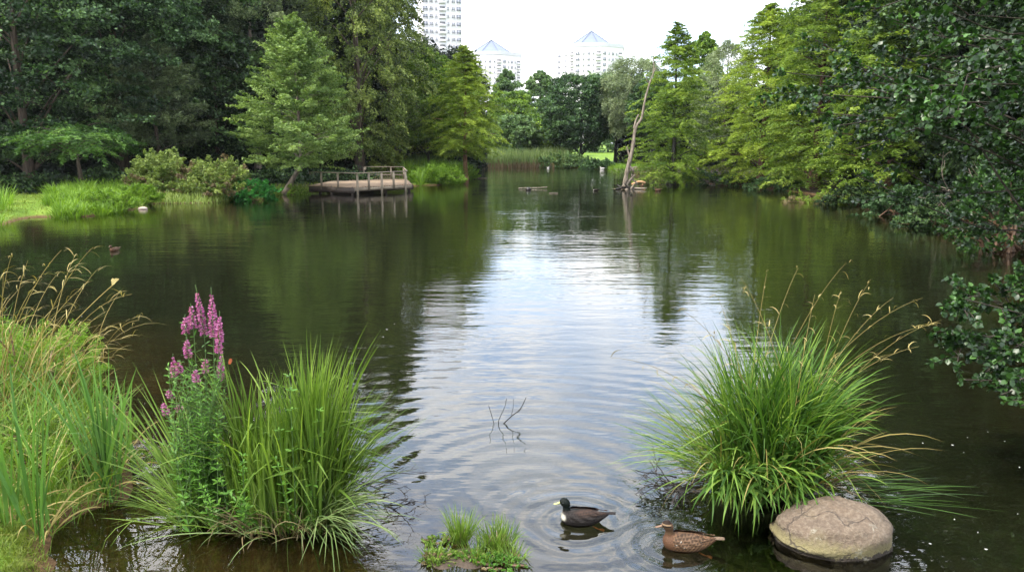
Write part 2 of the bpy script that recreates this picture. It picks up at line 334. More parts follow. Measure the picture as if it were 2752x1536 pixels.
# ------------------------------------------------------------------ water
m, nt, o = newmat('pond water'); g = N(nt, 'ShaderNodeNewGeometry'); pos = g.outputs['Position']
def mapped(scale, rz=0, loc=(0, 0, 0)):
    mp = N(nt, 'ShaderNodeMapping'); mp.inputs['Scale'].default_value = scale; mp.inputs['Rotation'].default_value = (0, 0, rz); mp.inputs['Location'].default_value = loc
    nt.links.new(pos, mp.inputs[0]); return mp.outputs[0]
h1 = math_(nt, 'MULTIPLY', noise(nt, 1, 3, .5, mapped((1.1, 3.4, 1), .06)), .0095)
h2 = math_(nt, 'MULTIPLY', noise(nt, 1, 2, .5, mapped((3.6, 11, 1), -.10, (7, 3, 0))), .0022)
h3 = math_(nt, 'MULTIPLY', noise(nt, 1, 2, .5, mapped((.35, .8, 1), .3, (3, 9, 0))), .012)
patch = N(nt, 'ShaderNodeMapRange'); patch.inputs[1].default_value = .38; patch.inputs[2].default_value = .62; patch.inputs[3].default_value = .45; patch.inputs[4].default_value = 1.25
nt.links.new(noise(nt, 1, 2, .5, mapped((.12, .25, 1), 0, (5, 5, 0))), patch.inputs[0])
hh = math_(nt, 'ADD', math_(nt, 'MULTIPLY', math_(nt, 'ADD', h1, h2), patch.outputs[0]), h3)
RINGS = [(*gp(1540, 1402)[:2], 40, .0032, .62), (*gp(1800, 1470)[:2], 42, .0030, .50), (*gp(1440, 1300)[:2], 21, .0019, 3.0), (*gp(1000, 1180)[:2], 17, .0010, 2.6), (*gp(2330, 1500)[:2], 60, .0004, .6)]
for (cx, cy_, k, amp, dec) in RINGS:
    vm = N(nt, 'ShaderNodeVectorMath'); vm.operation = 'DISTANCE'; nt.links.new(pos, vm.inputs[0]); vm.inputs[1].default_value = (cx, cy_, 0)
    wv = noise(nt, 1.3, 2, .5, pos); rr = math_(nt, 'ADD', vm.outputs['Value'], math_(nt, 'MULTIPLY', wv, .16))
    w = math_(nt, 'MULTIPLY', math_(nt, 'SINE', math_(nt, 'MULTIPLY', rr, float(k))), math_(nt, 'MULTIPLY', math_(nt, 'POWER', 2.718, math_(nt, 'MULTIPLY', math_(nt, 'POWER', math_(nt, 'DIVIDE', vm.outputs['Value'], float(dec)), 2.0), -1.0)), float(amp)))
    hh = math_(nt, 'ADD', hh, w)
nn = bump(nt, hh, 1.0)
fr = N(nt, 'ShaderNodeFresnel'); fr.inputs['IOR'].default_value = 1.58; nt.links.new(nn, fr.inputs['Normal'])
gl = N(nt, 'ShaderNodeBsdfGlossy'); gl.inputs['Roughness'].default_value = .015; gl.inputs['Color'].default_value = (1, 1, 1, 1); nt.links.new(nn, gl.inputs['Normal'])
tr = N(nt, 'ShaderNodeBsdfTransparent'); tr.inputs[0].default_value = (.54, .56, .42, 1)
mx_ = N(nt, 'ShaderNodeMixShader'); nt.links.new(fr.outputs[0], mx_.inputs[0]); nt.links.new(tr.outputs[0], mx_.inputs[1]); nt.links.new(gl.outputs[0], mx_.inputs[2])
nt.links.new(mx_.outputs[0], o.inputs[0]); M['water'] = m
mb = MB(); wx = np.linspace(-30, 30, 7); wy = np.linspace(0.5, 95, 10); WX, WY = np.meshgrid(wx, wy)
ii = np.arange(9)[:, None] * 7 + np.arange(6)[None]
mb.add(np.stack([WX.ravel(), WY.ravel(), 0 * WX.ravel()], 1), np.stack([ii, ii + 1, ii + 8, ii + 7], -1).reshape(-1, 4))
tag(mb.build('pond_water', m), kind='structure')

# ------------------------------------------------------------------ trees
def fsin(r):
    """smooth random function of angle and height, for uneven crowns"""
    k = r.integers(1, 5, 6); q = r.normal(0, 5, 6); ph = r.uniform(0, 6.28, 6)
    return lambda th, t: sum(np.sin(k[i] * th + q[i] * t + ph[i]) for i in range(6)) / 6
def sprays(mb, r, C, D, L, Wd, Th, droop, K, leafL, leafW, flat, feather, tint, mat=0, shape='rhomb', tj=.18):
    """flat or tufted branch ends of K leaves each, centred on C, pointing along D"""
    n = len(C); L, Wd, Th, droop = [np.broadcast_to(np.asarray(q, float), (n,)) for q in (L, Wd, Th, droop)]
    up = np.array([0, 0, 1.0]); D = nrm(D); S = nrm(np.cross(D, up)); U = np.cross(S, D)
    u = r.beta(1.3, 1.1, (n, K)); v = r.uniform(-1, 1, (n, K)); w = r.normal(0, .5, (n, K)); wid = np.sin(np.clip(u * 1.05 + .08, 0, 1) ** .8 * PI) * .85 + .15
    P = C[:, None] + D[:, None] * ((u - .5) * L[:, None])[..., None] + S[:, None] * (v * wid * Wd[:, None])[..., None] + U[:, None] * (w * Th[:, None])[..., None]
    P[..., 2] -= droop[:, None] * (u ** 2) * L[:, None] + droop[:, None] * .5 * np.abs(v) ** 2 * Wd[:, None]
    ld = D[:, None] * (.55) + S[:, None] * (np.sign(v) * feather)[..., None] + r.normal(0, .45, (n, K, 3)); ld[..., 2] -= droop[:, None] * .8
    no = up * flat + r.normal(0, 1, (n, K, 3)) * (1 - flat * .55)
    tt = np.clip(tint[:, None] + r.normal(0, tj, (n, K)), 0, 1)
    ls = r.uniform(.7, 1.25, n * K)
    leaves(mb, P.reshape(-1, 3), ld.reshape(-1, 3), no.reshape(-1, 3), leafL * ls, leafW * ls, tt.ravel(), mat, shape)
KIND = {
 #            nspray K   L    W    Th   droop leafL leafW flat feather elev  rho0
 'broad':   (215, 150, 2.1, 1.0, .24, .16, .20, .13, .55, .5, .12, .45),
 'dense':   (300, 95, 1.5, .75, .26, .20, .22, .14, .50, .5, .10, .55),
 'cypress': (340, 125, 2.0, .55, .08, .30, .20, .042, .55, 1.2, .05, .35),
 'larch':   (300, 110, 1.5, .42, .09, .12, .17, .060, .50, 1.0, .28, .30),
 'pine':    (110, 200, 1.6, .60, .20, .02, .24, .040, .10, .4, .25, .45),
 'weep':    (380, 90, 1.5, .45, .22, .42, .18, .10, .20, .5, -.15, .50),
 'willow':  (340, 100, 1.5, .60, .35, .35, .20, .060, .20, .4, .05, .50),
}
PROF = {
 'round': lambda t: np.sqrt(np.clip(1 - (2 * t - 1) ** 2, 0, 1)) ** .75,
 'dome': lambda t: np.clip(1 - t ** 2.6, 0, 1) ** .6 * np.clip(.55 + t * 3, 0, 1),
 'cone': lambda t: np.clip(1 - t, 0, 1) ** .75 * np.clip(.6 + t * 4, 0, 1),
 'ogive': lambda t: np.clip(1 - t ** 1.7, 0, 1) ** .85 * np.clip(.55 + t * 3, 0, 1),
 'flat': lambda t: np.clip(1 - (2 * t - 1) ** 4, 0, 1) ** .5,
}
def tree(name, label, cat, px, D, h, R, hb, kind, prof, leaf, bark, seed, lean=(0, 0), trunk_r=.2, scale_n=1.0, sup=None, group=None, xy=None, leafk=1.0, crown_off=(0, 0), base_flare=1.5, nlimb=26, py=None, squash=1.0):
    r = np.random.default_rng(seed)
    x = at(px, 385, D)[0] if xy is None else xy[0]; y = D if xy is None else xy[1]; z = max(hz_(x, y), -.35)
    if h < 0: h = at(px, -h, D)[2] - z - (.2 if prof in ('cone', 'ogive') else .5)
    root = empty(name, (x, y, z), label, cat, group)
    ns, K, L, Wd, Th, dr, lL, lW, flat, fea, elev, rho0 = KIND[kind]
    ns = int(ns * scale_n); pf = PROF[prof]; fs = fsin(r)
    ax = lambda t: np.stack([crown_off[0] + lean[0] * t, crown_off[1] + lean[1] * t, hb + (h - hb) * t], -1)
    # trunk follows the lean
    mbt = MB(); tt = np.linspace(0, 1, 12); wv = np.stack([np.sin(tt * 5 + seed) * .1, np.cos(tt * 4 + seed) * .1, 0 * tt], -1) * tt[:, None]
    Tp = np.stack([crown_off[0] * np.minimum(tt * h / max(hb, .5), 1) + lean[0] * np.clip((tt * h - hb) / (h - hb), 0, 1), crown_off[1] * np.minimum(tt * h / max(hb, .5), 1) + lean[1] * np.clip((tt * h - hb) / (h - hb), 0, 1), tt * h * .96 - .15 * (tt == 0)], -1) + wv
    tube(mbt, Tp, trunk_r * (1 - tt * .92) * (1 + (base_flare - 1) * np.exp(-tt * h / .5)), 9, r.uniform(.3, .7))
    # sprays
    mbc = MB(); lay = kind in ('cypress', 'larch', 'pine', 'broad')
    t = r.beta(1.0, 1.05, ns) if prof in ('cone', 'ogive', 'dome') else r.uniform(0.02, .98, ns)
    if lay:                                        # branches sit in loose tiers
        nt_ = max(5, int((h - hb) / (.75 if kind != 'pine' else 1.1))); t = (np.floor(t * nt_) + .5 + r.normal(0, .45, ns)) / nt_; t = np.clip(t, 0, .995)
    th = r.uniform(0, 2 * PI, ns); rho = rho0 + (1 - rho0) * r.uniform(0, 1, ns) ** .55
    rad = R * pf(t) * (1 + .42 * fs(th, t * 3)) + .12
    ti = np.clip(.40 + .45 * fs(th * 2 + 1, t * 9) + r.normal(0, .17, ns) + .10 * (rho - .6), .02, .98)  # clump contrast, paler outwards: lit and shaded foliage put into the leaf tone
    outd = np.stack([np.cos(th), np.sin(th), 0 * th], -1); C = ax(t) + outd * (rad * rho)[:, None] * [1, squash, 1]
    C[:, 2] += r.normal(0, .12, ns)
    el = elev + r.normal(0, .18, ns) + (.5 * t ** 2 if prof in ('cone', 'ogive') else 0); Dd = nrm(outd * np.cos(el)[:, None] + np.array([0, 0, 1.0]) * np.sin(el)[:, None] + r.normal(0, .2, (ns, 3)) * [1, 1, .3])
    Ls = np.minimum(L, rad * 1.2 + .35) * r.uniform(.7, 1.2, ns); s_ = Ls / L
    sprays(mbc, r, C, Dd, Ls, Wd * s_, Th * s_ ** .5, dr, K, lL * leafk, lW * leafk, flat, fea, ti)
    # limbs to some of the sprays
    for i in r.permutation(ns)[:nlimb]:
        q = C[i]; zt = max(.45 * hb, q[2] - rad[i] * (.25 if kind in ('cypress', 'pine', 'larch') else .8)); f = np.clip(zt / (h * .96), 0, 1); a_ = np.array([np.interp(f, tt, Tp[:, k]) for k in range(3)])
        tube(mbt, bez(a_, (a_ + q) / 2 + [0, 0, .15 * rad[i]], q, 6), np.linspace(trunk_r * .28 * (1 - f * .6), .012, 6), 5, .5, cap=False)
    mbt.build('trunk', bark, root, smooth=True); mbc.build('crown', leaf, root)
    return root
exec_trees = []
T = tree
L_ = M
# left bank wood, front row
T('oak_tree', 'tall dark oak filling the far left edge of the photo', 'tree', 70, 41, 20, 6.2, 1.6, 'broad', 'dome', M['oak'], M['bark'], 11, trunk_r=.26, scale_n=2.3)
T('oak_tree', 'tall dark oak standing right behind the flat bright green branches', 'tree', 330, 46, 22, 5.4, 1.8, 'broad', 'dome', M['oak'], M['bark'], 12, trunk_r=.24, scale_n=2.2)
T('oak_tree', 'oak with paler leaf clumps between the dark pines', 'tree', 480, 49, 22, 4.6, 6.0, 'broad', 'dome', M['oak'], M['bark'], 13, trunk_r=.24, scale_n=1.5)
T('young_tree', 'young tree with flat bright green lowest branches over the left grass bank', 'tree', 207, 38, 3.3, 2.8, 2.1, 'cypress', 'flat', M['oakb'], M['bark'], 14, trunk_r=.14, scale_n=.22)
T('pine_tree', 'small olive green pine behind the bramble bank', 'tree', 425, 43, 8.0, 2.7, 2.5, 'pine', 'ogive', M['pine'], M['bark'], 15, trunk_r=.14, scale_n=1.25)
T('pine_tree', 'large grey green pine behind the light green leaning tree', 'tree', 690, 52, 19, 4.9, 3.6, 'pine', 'dome', M['pine'], M['greybark'], 16, trunk_r=.22, scale_n=3.2)
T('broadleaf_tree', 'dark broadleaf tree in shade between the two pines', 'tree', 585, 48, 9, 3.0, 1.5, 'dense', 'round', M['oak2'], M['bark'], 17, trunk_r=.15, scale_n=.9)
T('larch_tree', 'light green soft needled tree with leaning trunk left of the deck', 'tree', 752, 41.5, -40, 3.2, 1.7, 'larch', 'ogive', M['larch'], M['greybark'], 18, lean=(-.1, 0), crown_off=(1.1, 0), trunk_r=.13, scale_n=2.0, base_flare=1.8)
T('hornbeam_tree', 'huge olive green tree with drooping foliage behind the deck', 'tree', 965, 56, 21, 5.0, 1.9, 'weep', 'dome', M['horn'], M['bark'], 19, trunk_r=.34, scale_n=2.1)
T('hornbeam_tree', 'tall drooping tree above the deck, left of the white tower', 'tree', 1050, 66, 19, 4.4, 2.2, 'weep', 'ogive', M['horn'], M['bark'], 20, trunk_r=.28, scale_n=1.5)
T('broadleaf_tree', 'fresh green tree with a thin black trunk beside the peninsula', 'tree', 1150, 62, -125, 2.4, 2.6, 'broad', 'ogive', M['mid'], M['darkwood'], 21, trunk_r=.13, scale_n=1.2)
T('broadleaf_tree', 'fresh green tree crown below the tall high rise', 'tree', 1195, 74, -150, 3.0, 2.4, 'broad', 'ogive', M['mid'], M['bark'], 122, trunk_r=.14, scale_n=1.2)
T('broadleaf_tree', 'small dark green tree between black trunk and red trunk', 'tree', 1205, 68, -170, 2.2, 1.6, 'broad', 'round', M['mid'], M['bark'], 22, trunk_r=.12, scale_n=1.0)
T('cypress_tree', 'lime green cypress with a red brown trunk on the peninsula tip', 'tree', 1250, 58, -118, 2.8, 2.2, 'cypress', 'ogive', M['cypy'], M['orangebark'], 23, trunk_r=.19, scale_n=1.45)
# far end
T('broadleaf_tree', 'round topped tree in front of the second pyramid roofed tower', 'tree', 1362, 118, -183, 4.2, 1.5, 'dense', 'ogive', M['blue'], M['bark'], 24, scale_n=.7, leafk=1.7)
T('broadleaf_tree', 'distant pointed tree alone under the gap of white sky', 'tree', 1452, 122, -190, 6.0, 1.5, 'dense', 'ogive', M['blue'], M['bark'], 25, scale_n=1.4, leafk=1.7)
T('broadleaf_tree', 'low pale green tree behind the reed bed', 'tree', 1462, 98, -310, 3.2, .8, 'dense', 'round', M['mid'], M['bark'], 26, scale_n=.5, leafk=1.4)
T('broadleaf_tree', 'low blue green tree right of the lime green cypress', 'tree', 1386, 96, -300, 3.2, .5, 'dense', 'round', M['blue'], M['bark'], 27, scale_n=.7, leafk=1.4)
T('broadleaf_tree', 'yellowish round tree behind the blue green tree', 'tree', 1375, 108, -235, 3.6, 1.0, 'dense', 'round', M['mid'], M['bark'], 28, scale_n=.5, leafk=1.5)
T('lime_tree', 'dense dark green round tree below the right pyramid roofed tower', 'tree', 1562, 91, -188, 4.2, 2.0, 'dense', 'round', M['dense'], M['darkwood'], 29, trunk_r=.2, scale_n=1.5, leafk=1.2)
T('lime_tree', 'dark green tree between the round dark tree and the willow', 'tree', 1655, 95, -190, 3.4, 3.6, 'dense', 'round', M['dense'], M['darkwood'], 30, trunk_r=.2, scale_n=.9, leafk=1.2)
T('willow_tree', 'silvery grey green willow behind the dead tree', 'tree', 1700, 88, -140, 3.3, 3.6, 'willow', 'round', M['willow'], M['darkwood'], 31, trunk_r=.22, scale_n=1.2, leafk=1.2)
T('lime_tree', 'shaded dark tree right of the willow', 'tree', 1752, 84, -200, 2.4, 3.6, 'dense', 'round', M['dense'], M['darkwood'], 32, trunk_r=.2, scale_n=.8, leafk=1.2)
# right bank
T('cypress_tree', 'green cypress with a swollen black base standing in the water', 'tree', 1812, 52, -58, 2.9, .9, 'cypress', 'ogive', M['cyp'], M['darkwood'], 33, trunk_r=.2, scale_n=1.35, base_flare=3.4)
T('willow_tree', 'pale grey green tree behind the first cypress of the right bank', 'tree', 1945, 76, -95, 3.6, 2, 'willow', 'dome', M['willow'], M['bark'], 34, scale_n=1.0, leafk=1.1)
T('broadleaf_tree', 'tall dark tree behind the cypresses at the skyline', 'tree', 1880, 86, -85, 3.6, 2, 'dense', 'ogive', M['mid'], M['bark'], 35, scale_n=.9, leafk=1.3)
T('cypress_tree', 'broad yellow green cypress in the middle of the right bank', 'tree', 2050, 50, -2, 3.9, .4, 'cypress', 'ogive', M['cypy'], M['redbark'], 36, trunk_r=.22, scale_n=1.9)
T('cypress_tree', 'bright green cypress with red trunk right of the yellow green one', 'tree', 2195, 44, 13.4, 3.7, .4, 'cypress', 'ogive', M['cyp'], M['redbark'], 37, trunk_r=.25, scale_n=1.9, base_flare=2)
T('cypress_tree', 'shaded cypress with a low bright branch over the dark water', 'tree', 2400, 35.5, 13.8, 3.0, .5, 'cypress', 'ogive', M['cyp'], M['redbark'], 38, trunk_r=.2, scale_n=1.5)
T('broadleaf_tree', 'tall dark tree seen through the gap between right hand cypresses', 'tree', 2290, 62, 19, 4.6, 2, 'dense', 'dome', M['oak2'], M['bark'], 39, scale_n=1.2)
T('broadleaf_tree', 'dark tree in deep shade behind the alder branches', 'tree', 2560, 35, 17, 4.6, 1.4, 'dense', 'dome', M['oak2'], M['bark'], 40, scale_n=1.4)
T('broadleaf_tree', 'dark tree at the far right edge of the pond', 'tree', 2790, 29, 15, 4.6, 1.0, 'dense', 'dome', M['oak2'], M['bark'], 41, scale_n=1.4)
# wood masses behind
def mass(name, segs, seed, n, mat, zlo=0, leafs=.5):
    r = np.random.default_rng(seed); mb = MB(); C = []
    for (x0, y0, x1, y1, hh_, dep, k) in segs:
        q = int(n * k); t = r.uniform(0, 1, q); nrmv = nrm(np.array([y0 - y1, x1 - x0, 0.0])); 
        top = hh_ * (1 + .10 * np.sin(t * 23 + seed) + .06 * np.sin(t * 51))
        C.append(np.stack([x0 + (x1 - x0) * t, y0 + (y1 - y0) * t, 0 * t], -1) + nrmv * r.uniform(0, 1, q)[:, None] * dep + np.stack([0 * t, 0 * t, zlo + (top - zlo) * r.uniform(0, 1, q) ** .9], -1))
    C = np.concatenate(C); C[:, 2] += ht(C[:, 0], C[:, 1]) * (zlo == 0); sm_ = min(1, leafs / .4); D = rand_unit(r, len(C)); D[:, 2] *= .3
    sprays(mb, r, C, D, 2.2 * sm_, 1.1 * sm_, .5 * sm_, .2, 38, leafs, leafs * .6, .35, .5, np.clip(r.normal(.45, .2, len(C)), 0, 1))
    return mb.build(name, mat)
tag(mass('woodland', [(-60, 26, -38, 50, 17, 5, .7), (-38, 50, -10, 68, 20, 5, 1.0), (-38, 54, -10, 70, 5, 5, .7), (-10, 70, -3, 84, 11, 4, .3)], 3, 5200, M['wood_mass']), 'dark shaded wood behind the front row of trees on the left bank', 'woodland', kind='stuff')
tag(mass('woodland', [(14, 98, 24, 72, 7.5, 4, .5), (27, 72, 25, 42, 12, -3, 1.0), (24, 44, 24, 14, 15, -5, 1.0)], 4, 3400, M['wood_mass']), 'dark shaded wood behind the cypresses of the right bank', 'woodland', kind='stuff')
tag(mass('woodland', [(-60, 165, -10, 150, 13, 5, .6), (-10, 150, 14, 150, 9, 5, .3), (14, 145, 90, 150, 14, 5, .8)], 6, 1300, M['blue'], leafs=.8), 'far off band of green trees below the towers', 'woodland', kind='stuff')

tag(mass('woodland_undergrowth', [(-27, 33, -18, 41, .8, 3, .5), (-19, 42, -9, 50, .75, 3, .6)], 9, 420, M['oak2'], leafs=.22), 'dark low undergrowth on the woodland floor along the left bank', 'undergrowth', kind='stuff')
# shrubs and bank growth ------------------------------------------------
def shrub(name, label, cat, cx, cy, rx, ry, h, leaf, seed, n=120, K=70, L=.5, lL=.09, lW=.05, flat=.3, z0=None, stems=14, mats=None, deadfrac=0, group=None, shape='rhomb', droop=.2):
    r = np.random.default_rng(seed); z = max(hz_(cx, cy), 0) if z0 is None else z0
    root = empty(name, (cx, cy, z), label, cat, group); mb = MB(); ms = MB()
    th = r.uniform(0, 2 * PI, n); ph = np.arcsin(r.uniform(0.02, 1, n)); rho = .45 + .55 * r.uniform(0, 1, n) ** .5; fs = fsin(r); q = 1 + .3 * fs(th, ph * 2)
    C = np.stack([rx * np.cos(th) * np.cos(ph) * rho * q, ry * np.sin(th) * np.cos(ph) * rho * q, h * np.sin(ph) * rho * q], -1)
    D = nrm(C / [rx, ry, h] + [0, 0, .5] + r.normal(0, .3, (n, 3)))
    mi = (r.uniform(size=n) < deadfrac * (1.3 - C[:, 2] / h)).astype(int)
    ti = np.clip(r.normal(.5, .16, n), 0, 1)
    for k in (0, 1):
        s = mi == k
        if s.any(): sprays(mb, r, C[s], D[s], L, L * .4, L * .14, droop, K, lL, lW, flat, .6, ti[s], mat=k, shape=shape)
    for i in range(stems):
        tube(ms, bez((r.normal(0, rx * .25), r.normal(0, ry * .25), -.05), (C[i][0] * .4, C[i][1] * .4, C[i][2] * .7), C[i], 5), np.linspace(.02, .006, 5) * max(1, h), 4, cap=False)
    mb.build('foliage', [leaf, M['dead']], root); ms.build('stems', M['stembr'], root)
    return root
g_ = lambda px, py, z=.2: gp(px, py, z)
p = g_(400, 532); shrub('bramble_thicket', 'taller left half of the bramble thicket with olive tips', 'shrub', p[0], p[1] + 1.5, 2.0, 1.5, 2.1, M['bramble'], 51, 300, 90, .6, .12, .06, deadfrac=.10, stems=26, group='bramble thicket on the left bank')
p = g_(540, 532); shrub('bramble_thicket', 'right half of the bramble thicket with many withered brown stems', 'shrub', p[0], p[1] + 1.4, 2.2, 1.5, 1.85, M['bramble'], 52, 300, 90, .6, .12, .06, deadfrac=.26, stems=26, group='bramble thicket on the left bank')
p = g_(665, 530); shrub('nettle_patch', 'vivid emerald green nettle bush beside the bramble thicket', 'shrub', p[0], p[1] + .9, 1.25, .9, 1.1, M['nettle'], 53, 120, 70, .45, .10, .06)
p = g_(1000, 478); shrub('rounded_bush', 'round olive bush on the lawn just behind the deck', 'bush', p[0], p[1] + 7, 1.9, 1.6, 1.9, M['horn'], 54, 140, 80, .6, .13, .08)
p = g_(1175, 490); shrub('peninsula_weeds', 'leafy light green weeds at the front of the peninsula', 'weeds', p[0], p[1] + 1.2, 2.0, 1.2, 1.15, M['grassb'], 64, 150, 70, .5, .13, .06)
p = g_(1232, 476); shrub('peninsula_weeds', 'leafy light green weeds around the foot of the red brown trunk', 'weeds', p[0], p[1] + 1.2, 1.6, 1.2, .95, M['grassb'], 65, 120, 70, .5, .13, .06)
p = g_(250, 560); shrub('bank_weeds', 'leafy bright weeds in the middle of the left grass mound', 'weeds', p[0], p[1] + 1.0, 1.5, .8, .65, M['grassb'], 66, 130, 60, .4, .11, .04)
p = g_(340, 545); shrub('bank_weeds', 'leafy bright weeds at the right end of the left grass mound', 'weeds', p[0], p[1] + 1.0, 1.1, .9, .85, M['grassb'], 67, 130, 60, .4, .11, .04)
p = g_(760, 515); shrub('bank_herbs', 'low weeds at the waterline left of the deck', 'weeds', p[0] - .4, p[1] + .8, 1.6, .7, .5, M['mid'], 55, 90, 50, .35, .09, .05)
p = g_(100, 478); shrub('dark_undergrowth', 'dark green undergrowth under the far left oak', 'undergrowth', p[0], p[1] + 3, 2.8, 1.5, 1.1, M['oak'], 56, 150, 60, .6, .16, .12)
p = g_(235, 490); shrub('dark_undergrowth', 'dark green undergrowth around the thin trunks behind bright grass', 'undergrowth', p[0] + .2, p[1] + 4, 2.8, 1.5, .9, M['oak2'], 57, 150, 60, .6, .16, .12)
p = g_(1525, 447); shrub('waterside_bush', 'green bush at the far shore right of the reed bed', 'bush', p[0], p[1] + 1.5, 3.2, 1.6, 1.6, M['blue'], 58, 150, 70, .9, .2, .12)
p = g_(1612, 450); shrub('waterside_bush', 'dark bush at the far shore beside the pale lawn gap', 'bush', p[0], p[1] + 1.5, 1.9, 1.4, 1.1, M['dense'], 59, 110, 70, .8, .2, .12)
p = g_(1480, 435); shrub('waterside_bush', 'pale feathery bush above the reed bed', 'bush', p[0], p[1] + 6, 3.0, 1.6, 2.4, M['reed'], 60, 120, 70, .9, .2, .08)
p = g_(2240, 535); shrub('root_hummock', 'low tangled green hummock at the foot of the red trunked cypress', 'shrub', p[0], p[1] + .6, 2.2, .8, .5, M['cyp'], 61, 90, 60, .5, .11, .03, deadfrac=.4)
p = g_(1740, 462); shrub('bank_herbs', 'brownish weeds on the bank right of the dead tree', 'weeds', p[0], p[1] + 1.2, 3.0, .9, .7, M['reed'], 62, 90, 50, .5, .14, .06, deadfrac=.3)
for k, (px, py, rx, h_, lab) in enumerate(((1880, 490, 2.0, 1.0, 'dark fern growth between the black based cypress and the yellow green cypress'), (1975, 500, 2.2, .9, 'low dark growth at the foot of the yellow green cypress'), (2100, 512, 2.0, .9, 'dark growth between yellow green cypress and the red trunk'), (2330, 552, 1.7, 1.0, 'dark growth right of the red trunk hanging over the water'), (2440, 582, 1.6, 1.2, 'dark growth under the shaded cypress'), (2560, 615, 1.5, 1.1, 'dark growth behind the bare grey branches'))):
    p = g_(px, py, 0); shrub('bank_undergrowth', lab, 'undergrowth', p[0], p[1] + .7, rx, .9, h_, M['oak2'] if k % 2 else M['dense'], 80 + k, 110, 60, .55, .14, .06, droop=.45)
p = at(2740, 520, 19); shrub('leafy_bush', 'leafy bush in half shade at the right edge above the dark water', 'bush', p[0] + .2, 19.5, 1.5, 1.5, 2.7, M['alder'], 63, 170, 70, .6, .10, .07, z0=.05)

def grass_patch(name, label, cat, poly, n, leaf, seed, L=(.4, .8), Wd=.02, lean=.3, bend=1.0, segs=4, kind='stuff', smin=-.1, tint=.5, parent=None, clump=0):
    r = np.random.default_rng(seed); poly = np.asarray(poly, float); lo, hi = poly.min(0), poly.max(0); P = []
    while sum(map(len, P)) < n:
        q = r.uniform(lo, hi, (n, 2)); ins = np.zeros(n, bool)
        for i in range(len(poly)):
            a, b = poly[i], poly[(i + 1) % len(poly)]; c = ((a[1] > q[:, 1]) != (b[1] > q[:, 1])); ins ^= c & (q[:, 0] < (b[0] - a[0]) * (q[:, 1] - a[1]) / (b[1] - a[1] + 1e-12) + a[0])
        q = q[ins]; P.append(q[sdist(q[:, 0], q[:, 1]) > smin])
    P = np.concatenate(P)[:n]
    az_ = r.uniform(0, 2 * PI, len(P)); th_x = 0; cl_ = np.ones(len(P)); ct_ = 0
    if clump:
        nc = max(2, n // clump); ci_ = r.integers(0, nc, n); off = r.normal(0, clump ** .5 * .018, P.shape); P = P[:nc][ci_] + off; az_ = np.arctan2(off[:, 1], off[:, 0]) + r.normal(0, .5, n); cl_ = r.uniform(.55, 1.25, nc)[ci_]; ct_ = r.normal(0, .16, nc)[ci_]
    B = np.column_stack([P, np.maximum(ht(P[:, 0], P[:, 1]), -.1) - .02]); mb = MB()
    k = len(B); ci = np.clip(tint + .2 * wob(P[:, 0] * 1.5, P[:, 1] * 1.5) + r.normal(0, .15, k) + ct_, 0, 1)
    hs = cl_ * (1 + .25 * wob(P[:, 0] * 1.1 + 9, P[:, 1] * 1.1))
    blades(mb, r, B, az_, r.uniform(*L, k) * hs, r.uniform(.7, 1.3, k) * Wd, np.abs(r.normal(0, lean, k)), r.uniform(.2, 1, k) * bend, ci, segs)
    return tag(mb.build(name, leaf), label, cat, kind=kind)
wp = lambda *L: [gp(px, py, .2)[:2] for px, py in L]
grass_patch('bank_grass', 'mound of bright green tall grass on the left bank', 'grass', wp((120, 572), (230, 580), (370, 556), (395, 535), (330, 512), (230, 515), (140, 535)), 11000, M['grassb'], 71, (.35, .8), .035, .35, 1.2, smin=-.15, clump=60)
grass_patch('shore_fringe', 'rough grass and weeds along the waterline below the bramble thicket', 'grass', wp((362, 566), (400, 552), (560, 549), (700, 531), (830, 518), (830, 505), (700, 512), (540, 528), (380, 530)), 4200, M['bramble'], 70, (.15, .5), .03, .5, 1.0, smin=-.2)
grass_patch('lawn_grass', 'short green grass of the left bank lawn', 'grass', wp((-120, 600), (0, 600), (110, 578), (160, 540), (300, 505), (120, 502), (-150, 505)), 12000, M['moss'], 72, (.06, .16), .02, .5, .8, 3, tint=.55)
grass_patch('bank_grass', 'tall grass drooping over the bank at the left picture edge', 'grass', wp((-200, 560), (-20, 600), (40, 592), (10, 535), (-60, 510), (-200, 505)), 3500, M['grassb'], 73, (.6, 1.3), .03, .35, 1.4, smin=-.15, clump=60)
grass_patch('bank_grass', 'lush light green grass on the peninsula right of the deck', 'grass', wp((1108, 497), (1190, 494), (1255, 478), (1268, 470), (1240, 460), (1180, 458), (1110, 462), (1085, 470)), 11000, M['grassb'], 74, (.6, 1.35), .05, .35, 1.1, smin=-.2, clump=60)
grass_patch('reed_bed', 'pale green reed bed with brown feet along the far shore', 'reeds', [gp(1120, 456)[:2], gp(1240, 456)[:2], gp(1520, 452)[:2], (8, 100), (-14, 100)], 12000, M['reed'], 75, (1.3, 2.3), .07, .10, .5, smin=-.8)
grass_patch('reed_litter', 'brown dead reed stalks at the foot of the reed bed', 'reeds', [gp(1235, 451)[:2], gp(1490, 452)[:2], gp(1490, 448)[:2], gp(1240, 447)[:2]], 6000, M['orst'], 76, (.5, .95), .07, .12, .3, smin=-.9)
grass_patch('tall_sedge', 'grey green sedge bed behind the path and the deck', 'sedge', [(-11.5, 66), (-7.0, 66), (-6, 72), (-11, 73)], 3000, M['blue'], 77, (1.0, 1.7), .06, .15, .6)
grass_patch('shore_grass', 'rough grass edging the far shore below the willow', 'grass', [gp(1560, 456)[:2], gp(1800, 470)[:2], (17, 76), (8, 92)], 5000, M['grassb'], 78, (.2, .5), .05, .3, .8, smin=-.3)
